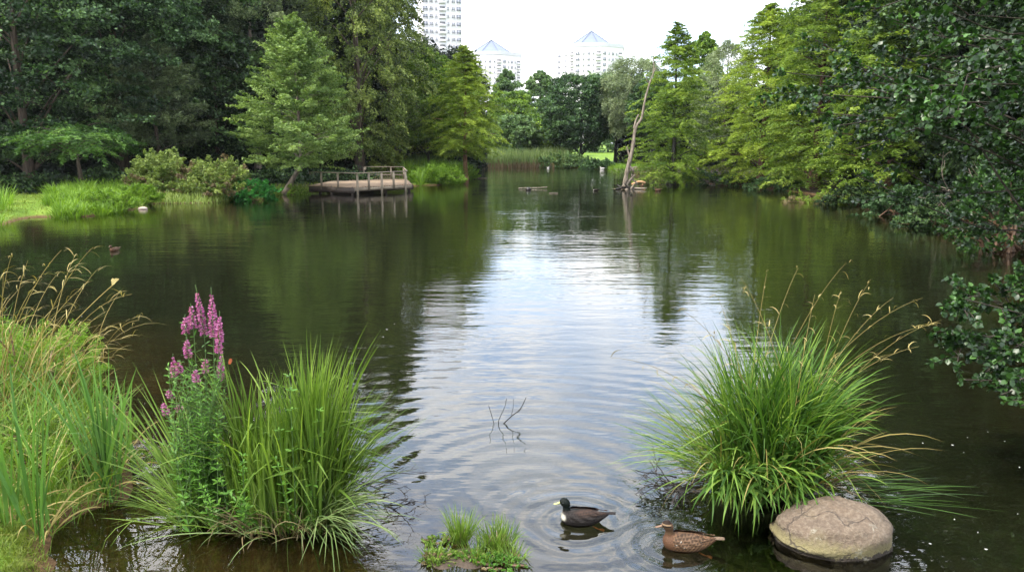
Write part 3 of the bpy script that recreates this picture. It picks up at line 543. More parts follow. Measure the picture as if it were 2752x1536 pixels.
grass_patch('deck_bank_grass', 'short grass on the bank behind and beside the deck', 'grass', wp((700, 520), (830, 508), (1100, 480), (1110, 465), (960, 465), (760, 490)), 5000, M['moss'], 79, (.08, .25), .03, .4, .8)
# brown earth edge stones
r = np.random.default_rng(8)
def rockmesh(mb, c, s, r, sub=8, amp=.18, tint=.5, mat=0):
    th = np.linspace(0, 2 * PI, sub * 2, endpoint=False); ph = np.linspace(-PI / 2, PI / 2, sub + 1)[1:-1]; fs = fsin(r)
    V = [[math.cos(t) * math.cos(q), math.sin(t) * math.cos(q), math.sin(q)] for q in ph for t in th]; V = np.array(V + [[0, 0, -1], [0, 0, 1]])
    an = np.arctan2(V[:, 1], V[:, 0]); V = V * (1 + amp * fs(an, V[:, 2] * 1.5))[:, None] * np.asarray(s) + np.asarray(c); n = sub * 2; f4 = []; f3 = []
    for i in range(len(ph) - 1):
        for j in range(n): f4.append([i * n + j, i * n + (j + 1) % n, (i + 1) * n + (j + 1) % n, (i + 1) * n + j])
    b = len(ph) * n
    for j in range(n): f3.append([b, (j + 1) % n, j]); f3.append([b + 1, (len(ph) - 1) * n + j, (len(ph) - 1) * n + (j + 1) % n])
    o_ = mb.n; mb.add(V, f4, tint, mat); mb.f.append(np.array(f3) + o_); mb.m.append(np.full(len(f3), mat))

# ------------------------------------------------------------------ towers
M['wall'] = solid('white rendered wall', (.62, .60, .61), .8, .06, .2)
M['wall2'] = solid('pale grey side wall', (.46, .46, .49), .8, .05, .2)
M['roofblue'] = solid('pale blue metal roof', (.135, .16, .215), .6, .1, .3, spec=.2)
M['ridge'] = solid('grey roof ridge', (.10, .12, .17), .6, .1, 1)
def glassy(name, c):
    m, nt, o = newmat(name); p = N(nt, 'ShaderNodeBsdfPrincipled'); p.inputs['Base Color'].default_value = (*c, 1); p.inputs['Roughness'].default_value = .15; p.inputs['Specular IOR Level'].default_value = .8
    nt.links.new(p.outputs[0], o.inputs[0]); return m
M['pane'] = glassy('window glass', (.17, .18, .22)); M['loggia'] = solid('loggia back wall with painted shade', (.13, .13, .14), .8)  # shade of the loggia recess put into its back wall's dark colour
def winmesh(name, w, h, loggia=False):
    mb = MB(); d = .14
    for (cx, cz, sx, sz) in ((0, h / 2, w, .12), (0, -h / 2, w, .12), (-w / 2, 0, .12, h + .12), (w / 2, 0, .12, h + .12)): box(mb, (cx, -d / 2 - .01, cz), (sx, d, sz), mat=0)
    box(mb, (0, -.05, 0), (w - .1, .06, h - .1), mat=1)
    if loggia: box(mb, (0, -.35, -h / 4), (w + .2, .5, h * .45), mat=0)
    else: box(mb, (0, -.10, 0), (.08, .06, h - .1), mat=0)
    o = mb.build(name, [M['wall'], M['loggia'] if loggia else M['pane']]); me = o.data; bpy.data.objects.remove(o); return me
WM = {'n': winmesh('window', 1.25, 1.35), 's': winmesh('window', .7, 1.35), 'w': winmesh('loggia', 2.3, 1.9, True), 'g': winmesh('window', 2.0, 1.6)}
def face_windows(root, a, b, cols, z0, dz, ns, skip=0):
    a = np.array(a, float); b = np.array(b, float); d = b - a; ang = math.atan2(d[1], d[0])
    for k in range(ns):
        for (f, kind) in cols:
            o = bpy.data.objects.new('loggia' if kind == 'w' else 'window', WM[kind]); COL.objects.link(o); o.parent = root
            q = a + d * f; o.location = (q[0], q[1], z0 + dz * k); o.rotation_euler = (0, 0, ang)
def prism(mb, P, z0, z1, tint=.5, mat=0):
    n = len(P); V = [[x, y, z0] for x, y in P] + [[x, y, z1] for x, y in P]
    mb.add(V, [[i, (i + 1) % n, n + (i + 1) % n, n + i] for i in range(n)], tint, mat); mb.add(V[n:] + [[np.mean([q[0] for q in P]), np.mean([q[1] for q in P]), z1]], [[i, (i + 1) % n, n] for i in range(n)], tint, mat)
# tall slab tower
c = at(1143, 385, 300); root = empty('apartment_tower', (c[0], 300, 1), 'tall white high rise whose top leaves the picture, rows of small windows', 'tower')
a_ = math.radians(-14); ux = np.array([math.cos(a_), -math.sin(a_)]); uy = np.array([math.sin(a_), math.cos(a_)]); ux = np.array([math.cos(.24), math.sin(.24)]); uy = np.array([-math.sin(.24), math.cos(.24)])
mb = MB(); P = [(0, 0), tuple(ux * 15.1), tuple(ux * 15.1 + uy * 17), tuple(uy * 17)]; prism(mb, P, 0, 76, mat=0); mb.build('wall', [M['wall']], root)
mb = MB(); 
for f in (.155, .30, .42, .60, .735, .87): box(mb, (*(ux * 15.1 * f - uy * .06), 38), (.22, .22, 75.5), .24)
mb.build('wall_pilasters', M['wall2'], root)
COLS = [(.07, 'g'), (.225, 'n'), (.355, 's'), (.51, 'w'), (.665, 's'), (.80, 'n'), (.935, 'g')]
face_windows(root, ux * 0, ux * 15.1, COLS, 27.4, 2.84, 13)
mb = MB()
for k in range(9):
    for (f, q) in COLS: cc_ = ux * 15.1 * f; box(mb, (*cc_, 1.84 + 2.84 * k), (1.5, .25, 1.3), .24)
tag(mb.build('window', M['pane'], root), kind='stuff')
mb = MB(); box(mb, (*(ux * 7.5 + uy * 8), 77.5), (9, 9, 3), .24); mb.build('roof', M['wall2'], root)
def oct_tower(px, D, R, ztop, zroof, rot, label, nst, roofR, apx_off=(0, 0)):
    c = at(px, 385, D); root = empty('pyramid_roof_tower', (c[0], D, 1), label, 'tower')
    P = [(R * math.cos(rot + i * PI / 4), R * math.sin(rot + i * PI / 4)) for i in range(8)]
    mb = MB(); prism(mb, P, 0, ztop); mb.build('wall', M['wall'], root)
    mb = MB(); P2 = [(R * 1.012 * math.cos(rot + i * PI / 4), R * 1.012 * math.sin(rot + i * PI / 4)) for i in range(8)]; prism(mb, P2, ztop - .9, ztop + .9); mb.build('parapet', M['wall2'], root)
    mb = MB(); b = [(roofR * math.cos(rot + i * PI / 4), roofR * math.sin(rot + i * PI / 4), ztop + .5) for i in range(8)]; ap = [0, 0, zroof]
    mb.add(b + [ap], [[i, (i + 1) % 8, 8] for i in range(8)]); roof = mb.build('roof', M['roofblue'], root)
    mb = MB()
    for q in b: tube(mb, [np.array(q) + [0, 0, .1], np.array(ap) + [0, 0, .15]], .16, 4)
    tube(mb, [ap, [0, 0, zroof + 2.2]], .22, 5); mb.build('ridge', M['ridge'], roof)
    for i in range(8):
        a, b_ = P[i], P[(i + 1) % 8]; mid = np.array([(a[0] + b_[0]) / 2, (a[1] + b_[1]) / 2])
        if mid[1] < -R * .25:
            face_windows(root, b_ if (np.array(b_) - a)[0] < 0 else a, a if (np.array(b_) - a)[0] < 0 else b_, [(.12, 'g'), (.34, 's'), (.52, 'n'), (.70, 's'), (.88, 'w')], ztop - 4.2 - 2.76 * (nst - 1), 2.76, nst)
    return root
oct_tower(1584, 400, 18.0, at(1584, 131, 400)[2] - 1, at(1584, 84, 400)[2] - 1, .2, 'white tower with blue pyramid roof on the right, standing clear of the others', 6, 12.5)
oct_tower(1322, 420, 17.5, at(1322, 152, 420)[2] - 1, at(1322, 108, 420)[2] - 1, .35, 'white tower with blue pyramid roof beside the tall high rise, half hidden', 5, 13)

# ------------------------------------------------------------------ viewing deck
M['board'] = solid('weathered deck boards', (.33, .235, .155), .85, .4, 3, .004)
M['rail'] = solid('silvery grey wooden rail', (.25, .205, .145), .85, .45, 5, .003)
M['beam'] = solid('dark wet beam', (.05, .035, .025), .7, .4, 4)
ZD = .42
pc = {k: gp(*v, ZD) for k, v in {'A': (832, 498), 'B': (953, 503), 'C': (1106, 495), 'D': (1092, 481), 'E': (868, 481)}.items()}
droot = empty('viewing_deck', (*pc['B'][:2], 0), 'wooden viewing deck with railing built out over the water', 'deck')
def L2(p): return np.array([p[0] - pc['B'][0], p[1] - pc['B'][1]])
A2, B2, C2, D2, E2 = [L2(pc[k]) for k in 'ABCDE']
mb = MB(); poly = [A2, B2, C2, D2, E2]
u = nrm(C2 - B2); nb = 46; w_ = 8.6 / nb
# boards run from front to back, clipped to the deck outline
xs_ = np.linspace(A2[0], max(C2[0], D2[0]), nb)
def clipy(x):
    ys = []
    for i in range(5):
        a, b = poly[i], poly[(i + 1) % 5]
        if (a[0] - x) * (b[0] - x) < 0: ys.append(a[1] + (b[1] - a[1]) * (x - a[0]) / (b[0] - a[0]))
    return (min(ys), max(ys)) if len(ys) >= 2 else None
rb = np.random.default_rng(2)
for x0, x1 in zip(xs_[:-1], xs_[1:]):
    q = clipy((x0 + x1) / 2)
    if q: box(mb, ((x0 + x1) / 2, (q[0] + q[1]) / 2, ZD - .02 + rb.normal(0, .002)), ((x1 - x0) * .95, q[1] - q[0], .04), tint=rb.uniform())
mb.build('deck_boards', M['board'], droot)
def beam(name, a, b, z0, z1, th, mat, off=(0, 0)):
    mb = MB(); a = np.array(a) + off; b = np.array(b) + off; d = b - a; box(mb, (*((a + b) / 2), (z0 + z1) / 2), (np.linalg.norm(d), th, z1 - z0), math.atan2(d[1], d[0])); return mb.build(name, mat, droot)
beam('dark_fascia', A2, B2, .08, ZD - .05, .10, M['beam'], (0, -.04)); beam('pale_fascia', B2, C2, ZD - .22, ZD - .045, .06, M['rail'], (0.0, -.05)); beam('joist', B2 + [0, .5], C2 + [0, .5], .1, ZD - .05, .1, M['beam'])
ZR = ZD + .74
def post(x, y, z0, z1, s=.09):
    mb = MB(); box(mb, (x, y, (z0 + z1) / 2), (s, s, z1 - z0)); return mb.build('post', M['rail'], droot)
def onseg(a, b, px):
    best = min(np.linspace(0, 1, 200), key=lambda t: abs((lambda q: F * (q[0] / (q[1] * CP + (HC - ZD) * SP)) + CX - px)(np.array([*(a + (b - a) * t)]) + pc['B'][:2])))
    return a + (b - a) * best
for px in (865, 909): q = onseg(A2, B2, px); post(q[0], q[1] - .05, ZD - .2, ZR)
for px, deep in ((962, 1), (993, 0), (1027, 1), (1059, 0), (1091, 1)): q = onseg(B2, C2, px); post(q[0], q[1] - .11, -.5 if deep else ZD - .2, ZR, .11)
for px in (982, 1051, 1085): q = onseg(E2, D2, px); post(q[0], q[1], ZD - .1, ZR + .05, .16 if px == 982 else .09)
def rail(a, b, z, name='rail', s=(.12, .05)):
    a = np.array(a); b = np.array(b); d = b - a; mb = MB(); box(mb, (*((a + b) / 2), z), (np.linalg.norm(d) + .06, s[0], s[1]), math.atan2(d[1], d[0])); return mb.build(name, M['rail'], droot)
q0 = onseg(A2, B2, 836); rail(q0 - [0, .05], B2 + [.1, -.08], ZR + .025); rail(B2 + [.1, -.11], C2 + [-.25, -.11], ZR + .028)
qa, qb = onseg(E2, D2, 982), onseg(E2, D2, 1085); rail(qa, qb, ZR + .075); rail(onseg(E2, D2, 950), qb, ZD + .28, s=(.05, .09)); rail(qb, C2 + [-.25, -.05], ZR + .026, s=(.08, .05)); rail(qb, C2 + [-.25, -.05], ZD + .38, s=(.05, .07))
for q in (A2 + [.6, -.02], (A2 + B2) / 2, B2 + [-.15, .1], (B2 + C2) / 2 + [0, .4], C2 + [-.2, .3]):
    mb = MB(); tube(mb, [(*q, -.8), (*q, ZD - .06)], .09, 8); mb.build('pile', M['beam'], droot)

# ------------------------------------------------------------------ dead tree with its root heap
D0 = gp(1690, 508)[1]
def P3(px, py, dy=0): return at(px, py, D0 + dy)
b0 = gp(1690, 508); dt = empty('dead_tree', (b0[0], b0[1], 0), 'bare bleached dead tree leaning right out of the water', 'dead tree')
LB = lambda pts: [p_ - np.array([b0[0], b0[1], 0]) for p_ in pts]
mb = MB(); tr_ = LB([P3(1676, 512), P3(1682, 480), P3(1687, 452), P3(1700, 400), P3(1708, 345), P3(1724, 318), P3(1733, 271), P3(1746, 224), P3(1762, 182)])
tube(mb, spline(tr_, 40), np.interp(np.linspace(0, 1, 40), [0, .3, .55, .8, 1], [.15, .125, .09, .06, .025]) * (1 + .12 * np.sin(np.arange(40) * 1.7)), 9)
mb.build('trunk', M['deadwood'], dt, smooth=True)
def limb(pts, r0, r1, parent=dt, mat='deadwood', name='branch'):
    mb = MB(); tube(mb, spline(LB(pts), 12), np.linspace(r0, r1, 12), 6); mb.build(name, M[mat], parent, smooth=True)
limb([P3(1755, 200), P3(1757, 165), P3(1752, 132)], .04, .015); limb([P3(1692, 420), P3(1688, 408), P3(1685, 395)], .07, .04)
limb([P3(1704, 345), P3(1709, 325), P3(1716, 309)], .08, .05); limb([P3(1745, 225), P3(1738, 215), P3(1737, 204)], .035, .015)
limb([P3(1690, 445), P3(1702, 460), P3(1697, 478), P3(1712, 492)], .10, .05); limb([P3(1682, 470), P3(1700, 452), P3(1710, 448)], .08, .03); limb([P3(1680, 500), P3(1695, 482), P3(1705, 470)], .12, .05)
heap = empty('driftwood_heap', (b0[0] + .1, b0[1], 0), 'heap of dark wet driftwood and roots at the foot of the dead tree', 'driftwood')
r = np.random.default_rng(31)
for i in range(16):
    mb = MB(); a = np.array([r.normal(-.1, .38), r.normal(0, .25), r.uniform(-.05, .12)]); d = np.array([r.normal(0, .5), r.normal(0, .25), r.uniform(-.05, .4)]); tube(mb, bez(a - d, a + r.normal(0, .08, 3), a + d, 6), [.05, .07, .06, .05, .04, .02], 6); mb.build('root', M['darkwood' if i < 9 else 'deadwood'], heap, smooth=True)
q = gp(1716, 500); lg = empty('driftwood_log', (q[0], q[1], 0), 'orange brown log propped beside the dead tree on a short leg', 'driftwood')
M['orangewood'] = barkmat('orange brown dead wood', (.42, .26, .13), (.18, .10, .05))
mb = MB(); tube(mb, spline([(-.45, 0, .10), (-.1, 0, .26), (.2, 0, .28), (.42, .05, .2)], 10), .085, 8); mb.build('log', M['orangewood'], lg, smooth=True)
mb = MB(); tube(mb, [(.24, -.03, -.2), (.27, -.02, .22)], .035, 6); mb.build('leg', M['orangewood'], lg)
q = gp(1430, 507); lg = empty('floating_branch', (q[0], q[1], 0), 'long pale branch floating flat in the middle of the pond', 'branch')
mb = MB(); tube(mb, spline([(-.85, 0, .03), (-.3, .02, .06), (.3, 0, .05), (.95, -.03, .10)], 12), np.linspace(.035, .03, 12), 6); mb.build('branch', M['deadwood'], lg, smooth=True)
mb = MB(); r = np.random.default_rng(1); rockmesh(mb, (0, 0, .06), (.17, .14, .13), r); q = gp(1420, 511); st = mb.build('tree_stump', M['darkwood'], smooth=True); st.location = (q[0], q[1], 0); tag(st, 'black waterlogged stump poking up by the long floating branch', 'stump')
for (px, py, ln, lab) in ((1292, 479, .5, 'thin white stick floating off the peninsula tip'), (1487, 520, .25, 'short pale stick floating left of the dead tree')):
    q = gp(px, py); mb = MB(); tube(mb, [(-ln, 0, .01), (0, .02, .03), (ln, .1, .02)], .022, 6); s_ = mb.build('floating_stick', M['deadwood']); s_.location = (q[0], q[1], 0); tag(s_, lab, 'stick')

# ------------------------------------------------------------------ boulder
m, nt, o = newmat('granite boulder'); tcn = N(nt, 'ShaderNodeTexCoord'); ob = tcn.outputs['Object']
n1 = noise(nt, 3.2, 8, .65, ob); n2 = noise(nt, 38, 5, .7, ob); n3 = noise(nt, 2.2, 3, .5, ob); n4 = noise(nt, 26, 4, .6, ob)
c = ramp(nt, n1, [(.3, (.065, .044, .028)), (.5, (.125, .085, .053)), (.7, (.17, .128, .088))])
c = mixc(nt, .45, c, ramp(nt, n2, [(.33, (.04, .032, .025)), (.5, (.12, .088, .062)), (.66, (.23, .195, .15))]))
sx = N(nt, 'ShaderNodeSeparateXYZ'); nt.links.new(ob, sx.inputs[0])
mossm = math_(nt, 'MULTIPLY', ramp(nt, n3, [(.46, (0, 0, 0)), (.6, (1, 1, 1))]), ramp(nt, math_(nt, 'MULTIPLY', sx.outputs[0], -1.0), [(.08, (0, 0, 0)), (.32, (1, 1, 1))]))
c = mixc(nt, math_(nt, 'MULTIPLY', mossm, .75), c, (.12, .115, .02))
zz = math_(nt, 'ADD', sx.outputs[2], math_(nt, 'MULTIPLY', math_(nt, 'SUBTRACT', n4, .5), -.11))
c = mixc(nt, ramp(nt, zz, [(.085, (1, 1, 1)), (.15, (0, 0, 0))]), c, (.15, .125, .055))
c = mixc(nt, ramp(nt, zz, [(.042, (1, 1, 1)), (.054, (0, 0, 0))]), c, (.022, .014, .007))
p = N(nt, 'ShaderNodeBsdfPrincipled'); nt.links.new(c, p.inputs['Base Color']); p.inputs['Roughness'].default_value = .8
vo = N(nt, 'ShaderNodeTexVoronoi'); vo.feature = 'DISTANCE_TO_EDGE'; vo.inputs['Scale'].default_value = 2.6
wv_ = N(nt, 'ShaderNodeVectorMath'); wv_.operation = 'ADD'; nt.links.new(ob, wv_.inputs[0]); nzc = N(nt, 'ShaderNodeTexNoise'); nzc.inputs['Scale'].default_value = 5; nzc.inputs['Detail'].default_value = 6; nt.links.new(ob, nzc.inputs[0])
wsc = N(nt, 'ShaderNodeVectorMath'); wsc.operation = 'SCALE'; wsc.inputs['Scale'].default_value = .35; nt.links.new(nzc.outputs['Color'], wsc.inputs[0]); nt.links.new(wsc.outputs[0], wv_.inputs[1]); nt.links.new(wv_.outputs[0], vo.inputs['Vector'])
ck = ramp(nt, vo.outputs['Distance'], [(0, (0, 0, 0)), (.022, (1, 1, 1))]); ck = math_(nt, 'MAXIMUM', ck, ramp(nt, noise(nt, 3.5, 2, .5, ob), [(.48, (0, 0, 0)), (.56, (1, 1, 1))]))
c = mixc(nt, ck, (.045, .032, .022), c); c = mixc(nt, ramp(nt, noise(nt, 9, 5, .7, ob), [(.62, (0, 0, 0)), (.68, (.55, .55, .55))]), c, (.30, .28, .22))
nt.links.new(c, p.inputs['Base Color'])
nt.links.new(bump(nt, math_(nt, 'ADD', math_(nt, 'ADD', n1, math_(nt, 'MULTIPLY', ck, .15)), math_(nt, 'MULTIPLY', n2, .45)), .05), p.inputs['Normal']); nt.links.new(p.outputs[0], o.inputs[0])
rc = gp(2252, 1470); mb = MB(); r = np.random.default_rng(77); rockmesh(mb, (0, 0, 0), (.418, .31, .27), r, 26, .075)
V = mb.v[-1]; V[:, 0] += V[:, 2] * -.05; V[:, 2] += .055 + .05 * np.sin(V[:, 0] * 5) * (V[:, 2] > 0) - V[:, 0] * .03; V[:, 2] = np.where(V[:, 2] > .19, .19 + (V[:, 2] - .19) * .62, V[:, 2]); V += .006 * np.stack([np.sin(V[:, 1] * 31 + V[:, 2] * 23), np.sin(V[:, 0] * 27 + V[:, 2] * 35), np.sin(V[:, 0] * 37 + V[:, 1] * 29)], -1); mb.v[-1] = V
o_ = mb.build('boulder', m, smooth=True); o_.location = (rc[0], rc[1] + .12, -.02); tag(o_, 'large smooth brown boulder lying in the water before the right grass clump', 'boulder')

# ------------------------------------------------------------------ ducks
def loft(mb, rings, n=20):
    V = []
    for (x, y, z, ry, rz, tilt) in rings:
        for j in range(n):
            a = 2 * PI * j / n; yy = ry * math.cos(a); z2 = rz * math.sin(a); V.append([x - z2 * math.sin(tilt), y + yy, z + z2 * math.cos(tilt)])
    k = len(rings); f = [[i * n + j, i * n + (j + 1) % n, (i + 1) * n + (j + 1) % n, (i + 1) * n + j] for i in range(k - 1) for j in range(n)]
    c0 = len(V); V += [list(np.mean(V[:n], 0)), list(np.mean(V[(k - 1) * n:k * n], 0))]
    o_ = mb.n; mb.add(V, f); t3 = [[c0, (j + 1) % n, j] for j in range(n)] + [[c0 + 1, (k - 1) * n + j, (k - 1) * n + (j + 1) % n] for j in range(n)]
    mb.f.append(np.array(t3) + o_); mb.m.append(np.zeros(len(t3), int))
def resample(pts, n):
    pts = np.array(pts, float); return spline(pts, n)
def colmat(name, rough=.6):
    m, nt, o = newmat(name); a = N(nt, 'ShaderNodeAttribute'); a.attribute_name = 'plumage'; p = N(nt, 'ShaderNodeBsdfPrincipled'); nt.links.new(a.outputs['Color'], p.inputs['Base Color']); p.inputs['Roughness'].default_value = rough; p.inputs['Specular IOR Level'].default_value = .12
    tcn = N(nt, 'ShaderNodeTexCoord'); nt.links.new(bump(nt, noise(nt, 90, 3, .6, tcn.outputs['Object']), .004), p.inputs['Normal']); nt.links.new(p.outputs[0], o.inputs[0]); return m
M['plum'] = colmat('duck plumage'); M['eye'] = glassy('duck eye', (.01, .008, .006)); M['legor'] = solid('orange webbed foot', (.45, .17, .07), .5, .2, 20)
M['billy'] = solid('yellow green bill', (.34, .36, .12), .45, .2, 20); M['billb'] = solid('brown orange bill', (.15, .08, .04), .4, .4, 30)
def hsh(x, y, z, s): return .5 + .5 * np.sin(x * s * 1.7 + 3 * np.sin(y * s + 1) + 2 * np.sin(z * s * 1.3))
def scal(x, z, y, sx, sz):
    """overlapping feather edges: 0 in the middle of a feather, 1 on its rim"""
    v = z * sz - x * 6; row = np.floor(v); u = x * sx + .5 * (row % 2) + .15 * np.sin(row * 7); du = (u - np.floor(u)) - .5; dv = v - row
    return np.clip((np.sqrt((du * 1.7) ** 2 + (dv - .9) ** 2) - .62) * 5, 0, 1)
def plum_dark(V, part):
    x, y, z = V.T; n = hsh(x, y, z, 160); e = scal(x, z, y, 38, 55)
    c = np.array([.007, .006, .006]) + np.array([.016, .013, .011]) * (e * .8 + n * .3)[:, None]
    f = np.clip((z - .085) / .03, 0, 1) * np.clip((x + .08) / .06, 0, 1) * (part in ('body', 'wing')); c = c + (np.array([.042, .024, .017]) - c) * (f * (.25 + .75 * e))[:, None]
    if part == 'body':
        w = np.exp(-(((x + .165) / .028) ** 2 + ((z - .066) / .036) ** 2)); w = np.clip(w * 2.2 - .75 + .7 * (n - .5), 0, 1); c = c + (np.array([.42, .40, .34]) - c) * w[:, None]
        h = z > .125; c[h] = np.array([.004, .006, .005]) * (.7 + .6 * n[h])[:, None]
    return c
def plum_brown(V, part):
    x, y, z = V.T; n = hsh(x, y, z, 150); n2 = hsh(z, x, y, 330); e = scal(x, z, y, 34, 48)
    dk = np.array([.016, .009, .006]); rim = np.array([.125, .068, .036]); c = dk + (rim - dk) * (.30 + .55 * e + .25 * (n - .5))[:, None]
    if part == 'body':
        st = np.clip(np.sin(x * 190 - z * 150) * 1.5, 0, 1) * np.clip((x + .04) / .05, 0, 1) * (z < .07); c = c + (np.array([.17, .105, .062]) - c) * (st * .7)[:, None]
        br = (x < -.11) & (z < .13); c[br] = np.array([.095, .048, .026]) + (dk - np.array([.095, .048, .026])) * (n2[br] * .55)[:, None]
        h = z > .125; c[h] = np.array([.085, .050, .028]) + (dk - np.array([.085, .050, .028])) * (n2[h] * .5)[:, None]
        top = (z > .214); c[top] = dk; eye = h & (np.abs(z - .196) < .006) & (x < -.125); c[eye] = [.012, .008, .006]; sup = h & (np.abs(z - .208) < .005) & (x < -.125); c[sup] = [.16, .105, .062]
    if part == 'wing':
        c = np.array([.020, .012, .008]) + (np.array([.13, .078, .046]) - np.array([.020, .012, .008])) * (.15 + .75 * e)[:, None]; up_ = z > .118; c[up_] *= .75
        sp = (hsh(x, z, y, 420) > .9992) & (z < .10); c[sp] = [.3, .28, .25]
    if part == 'tail': c = np.array([.15, .105, .07]) * (.45 + .6 * n)[:, None]
    return c
def paint(o, fn, part):
    me = o.data; n = len(me.vertices); V = np.empty(n * 3); me.vertices.foreach_get('co', V); V = V.reshape(-1, 3); c = np.clip(fn(V, part), 0, 1)
    a = me.attributes.new('plumage', 'FLOAT_COLOR', 'POINT'); a.data.foreach_set('color', np.column_stack([c, np.ones(n)]).ravel())
def make_duck(name, label, cat, fn, bill, foot, group=None):
    root = empty(name, (0, 0, 0), label, cat, group)
    mb = MB()
    # body faces -X; z = 0 is the water
    R_ = resample([(-.185, .0, .060, .018, .020), (-.165, .0, .055, .055, .055), (-.12, .0, .046, .078, .074), (-.04, .0, .044, .092, .084), (.06, .0, .048, .088, .077), (.14, .0, .058, .064, .054), (.20, .0, .076, .038, .030), (.25, .0, .098, .014, .010)], 26)
    loft(mb, [(q[0], 0, q[2], max(q[3], .006), max(q[4], .006), 0) for q in R_])
    K_ = resample([(-.115, 0, .06, .045, .050), (-.128, 0, .105, .037, .040), (-.134, 0, .14, .030, .031), (-.140, 0, .165, .034, .038), (-.149, 0, .192, .040, .046), (-.155, 0, .218, .030, .034), (-.156, 0, .233, .012, .014)], 18)
    n = 16; V = []
    for q in K_:
        for j in range(n):
            a = 2 * PI * j / n; V.append([q[0] + q[4] * math.cos(a) * (1.12 if math.cos(a) < 0 else 1), q[3] * math.sin(a), q[2]])
    k = len(K_); mb.add(V, [[i * n + j, i * n + (j + 1) % n, (i + 1) * n + (j + 1) % n, (i + 1) * n + j] for i in range(k - 1) for j in range(n)])
    top = mb.n - n; bot = mb.n - k * n; mb.f.append(np.array([[top + j for j in range(n)]])); mb.m.append(np.zeros(1, int)); mb.f.append(np.array([[bot + n - 1 - j for j in range(n)]])); mb.m.append(np.zeros(1, int))
    tmp = mb.build('body', M['plum']); md = tmp.modifiers.new('r', 'REMESH'); md.mode = 'VOXEL'; md.voxel_size = .0042; md.use_smooth_shade = True
    sm = tmp.modifiers.new('s', 'SMOOTH'); sm.factor = .5; sm.iterations = 6
    dg = bpy.context.evaluated_depsgraph_get(); me = bpy.data.meshes.new_from_object(tmp.evaluated_get(dg)); bpy.data.objects.remove(tmp)
    me.materials.clear(); me.materials.append(M['plum']); body = bpy.data.objects.new('body', me); COL.objects.link(body); body.parent = root; paint(body, fn, 'body')
    for s in (-1, 1):                                     # folded wing: layered plate over the flank
        mb = MB(); nu, nv = 40, 14; V = []
        for i in range(nu):
            u_ = i / (nu - 1); x = -.10 + .335 * u_; half = .052 * math.sin(min(u_ * 1.15 + .12, 1) * PI) ** .6 * (1 - .55 * u_) + .004
            zc = .088 + .026 * u_ ; bw = float(np.interp(x, [-.10, 0, .1, .2, .25], [.086, .093, .078, .036, .014]))
            for j in range(nv):
                v_ = j / (nv - 1) * 2 - 1; zz_ = zc + half * v_; lay_ = .004 * math.sin(u_ * 22 + v_ * 5); V.append([x, s * (bw * math.sqrt(max(.05, 1 - ((zz_ - .048) / .095) ** 2)) + .006 + lay_), zz_])
        mb.add(V, [[i * nv + j, i * nv + j + 1, (i + 1) * nv + j + 1, (i + 1) * nv + j] for i in range(nu - 1) for j in range(nv - 1)]); wg = mb.build('wing', M['plum'], root, smooth=True); paint(wg, fn, 'wing')
    mb = MB(); 
    for j in range(5):
        w0 = (j - 2) * .012; rockmesh(mb, (.268, w0 * .7, .106 - .003 * abs(j - 2)), (.046, .008, .004), np.random.default_rng(j), 6, .05)
    tl = mb.build('tail', M['plum'], root, smooth=True); paint(tl, fn, 'tail')
    mb = MB(); loft(mb, [(-.185, 0, .192, .015, .016, 0), (-.204, 0, .184, .013, .011, 0), (-.228, 0, .176, .014, .0065, 0), (-.247, 0, .173, .012, .0045, 0), (-.253, 0, .173, .005, .002, 0)], 12); mb.build('bill', bill, root, smooth=True)
    for s in (-1, 1): mb = MB(); rockmesh(mb, (-.172, s * .0345, .200), (.0055, .003, .0055), np.random.default_rng(1), 6, 0); mb.build('eye', M['eye'], root, smooth=True)
    if foot:
        mb = MB(); tube(mb, [(.10, -.05, -.005), (.15, -.065, -.022)], .006, 6); V = [(.145, -.065, -.02), (.20, -.095, -.03), (.21, -.065, -.028), (.195, -.04, -.03)]; mb.add(V + [tuple(np.array(q) - [0, 0, .004]) for q in V], [[0, 1, 2, 3], [7, 6, 5, 4], [0, 4, 5, 1], [1, 5, 6, 2], [2, 6, 7, 3], [3, 7, 4, 0]]); mb.build('foot', M['legor'], root)
    return root
def copy_tree(o, parent=None, label=None):
    c = o.copy(); COL.objects.link(c); c.parent = parent
    if label: c['label'] = label
    for ch in list(o.children): copy_tree(ch, c)
    return c
def place(o, q, rz, s=1.0): o.location = (q[0], q[1], 0); o.rotation_euler = (0, 0, rz); o.scale = (s, s, s)
dk = make_duck('duck', 'black duck with white breast and yellow bill swimming in rings of ripples', 'duck', plum_dark, M['billy'], True)
place(dk, gp(1562, 1400), math.radians(-4), .83); dk.location.z = -.008
bd = make_duck('duck', 'brown mottled female duck swimming between black duck and boulder', 'duck', plum_brown, M['billb'], True)
place(bd, gp(1842, 1468), math.radians(-6), .86); bd.location.z = -.008
for src, px, py, rz, s, lab in ((bd, 1768, 513, .3, 1.0, 'tiny brown duck far off between dead tree and black based cypress'), (dk, 1601, 513, .1, .85, 'tiny dark and pale duck far off just left of the driftwood heap'),
                                (bd, 1725, 500, 2.9, .7, 'tiny brown duck right behind the orange brown log'), (bd, 308, 674, 1.3, .75, 'small mottled duck alone on the left above the dry reed stems')):
    place(copy_tree(src, None, lab), gp(px, py), rz, s)
def plum_white(V, part): return np.tile(np.array([.5, .48, .44]), (len(V), 1))
wd = make_duck('duck', 'white duck at the far shore under the dark bush', 'duck', plum_white, M['billy'], False); place(wd, gp(1618, 455), .4, 1.3)
place(copy_tree(wd, None, 'white duck at the far shore by the right end of the reed bed'), gp(1473, 452), 2.4, .9)
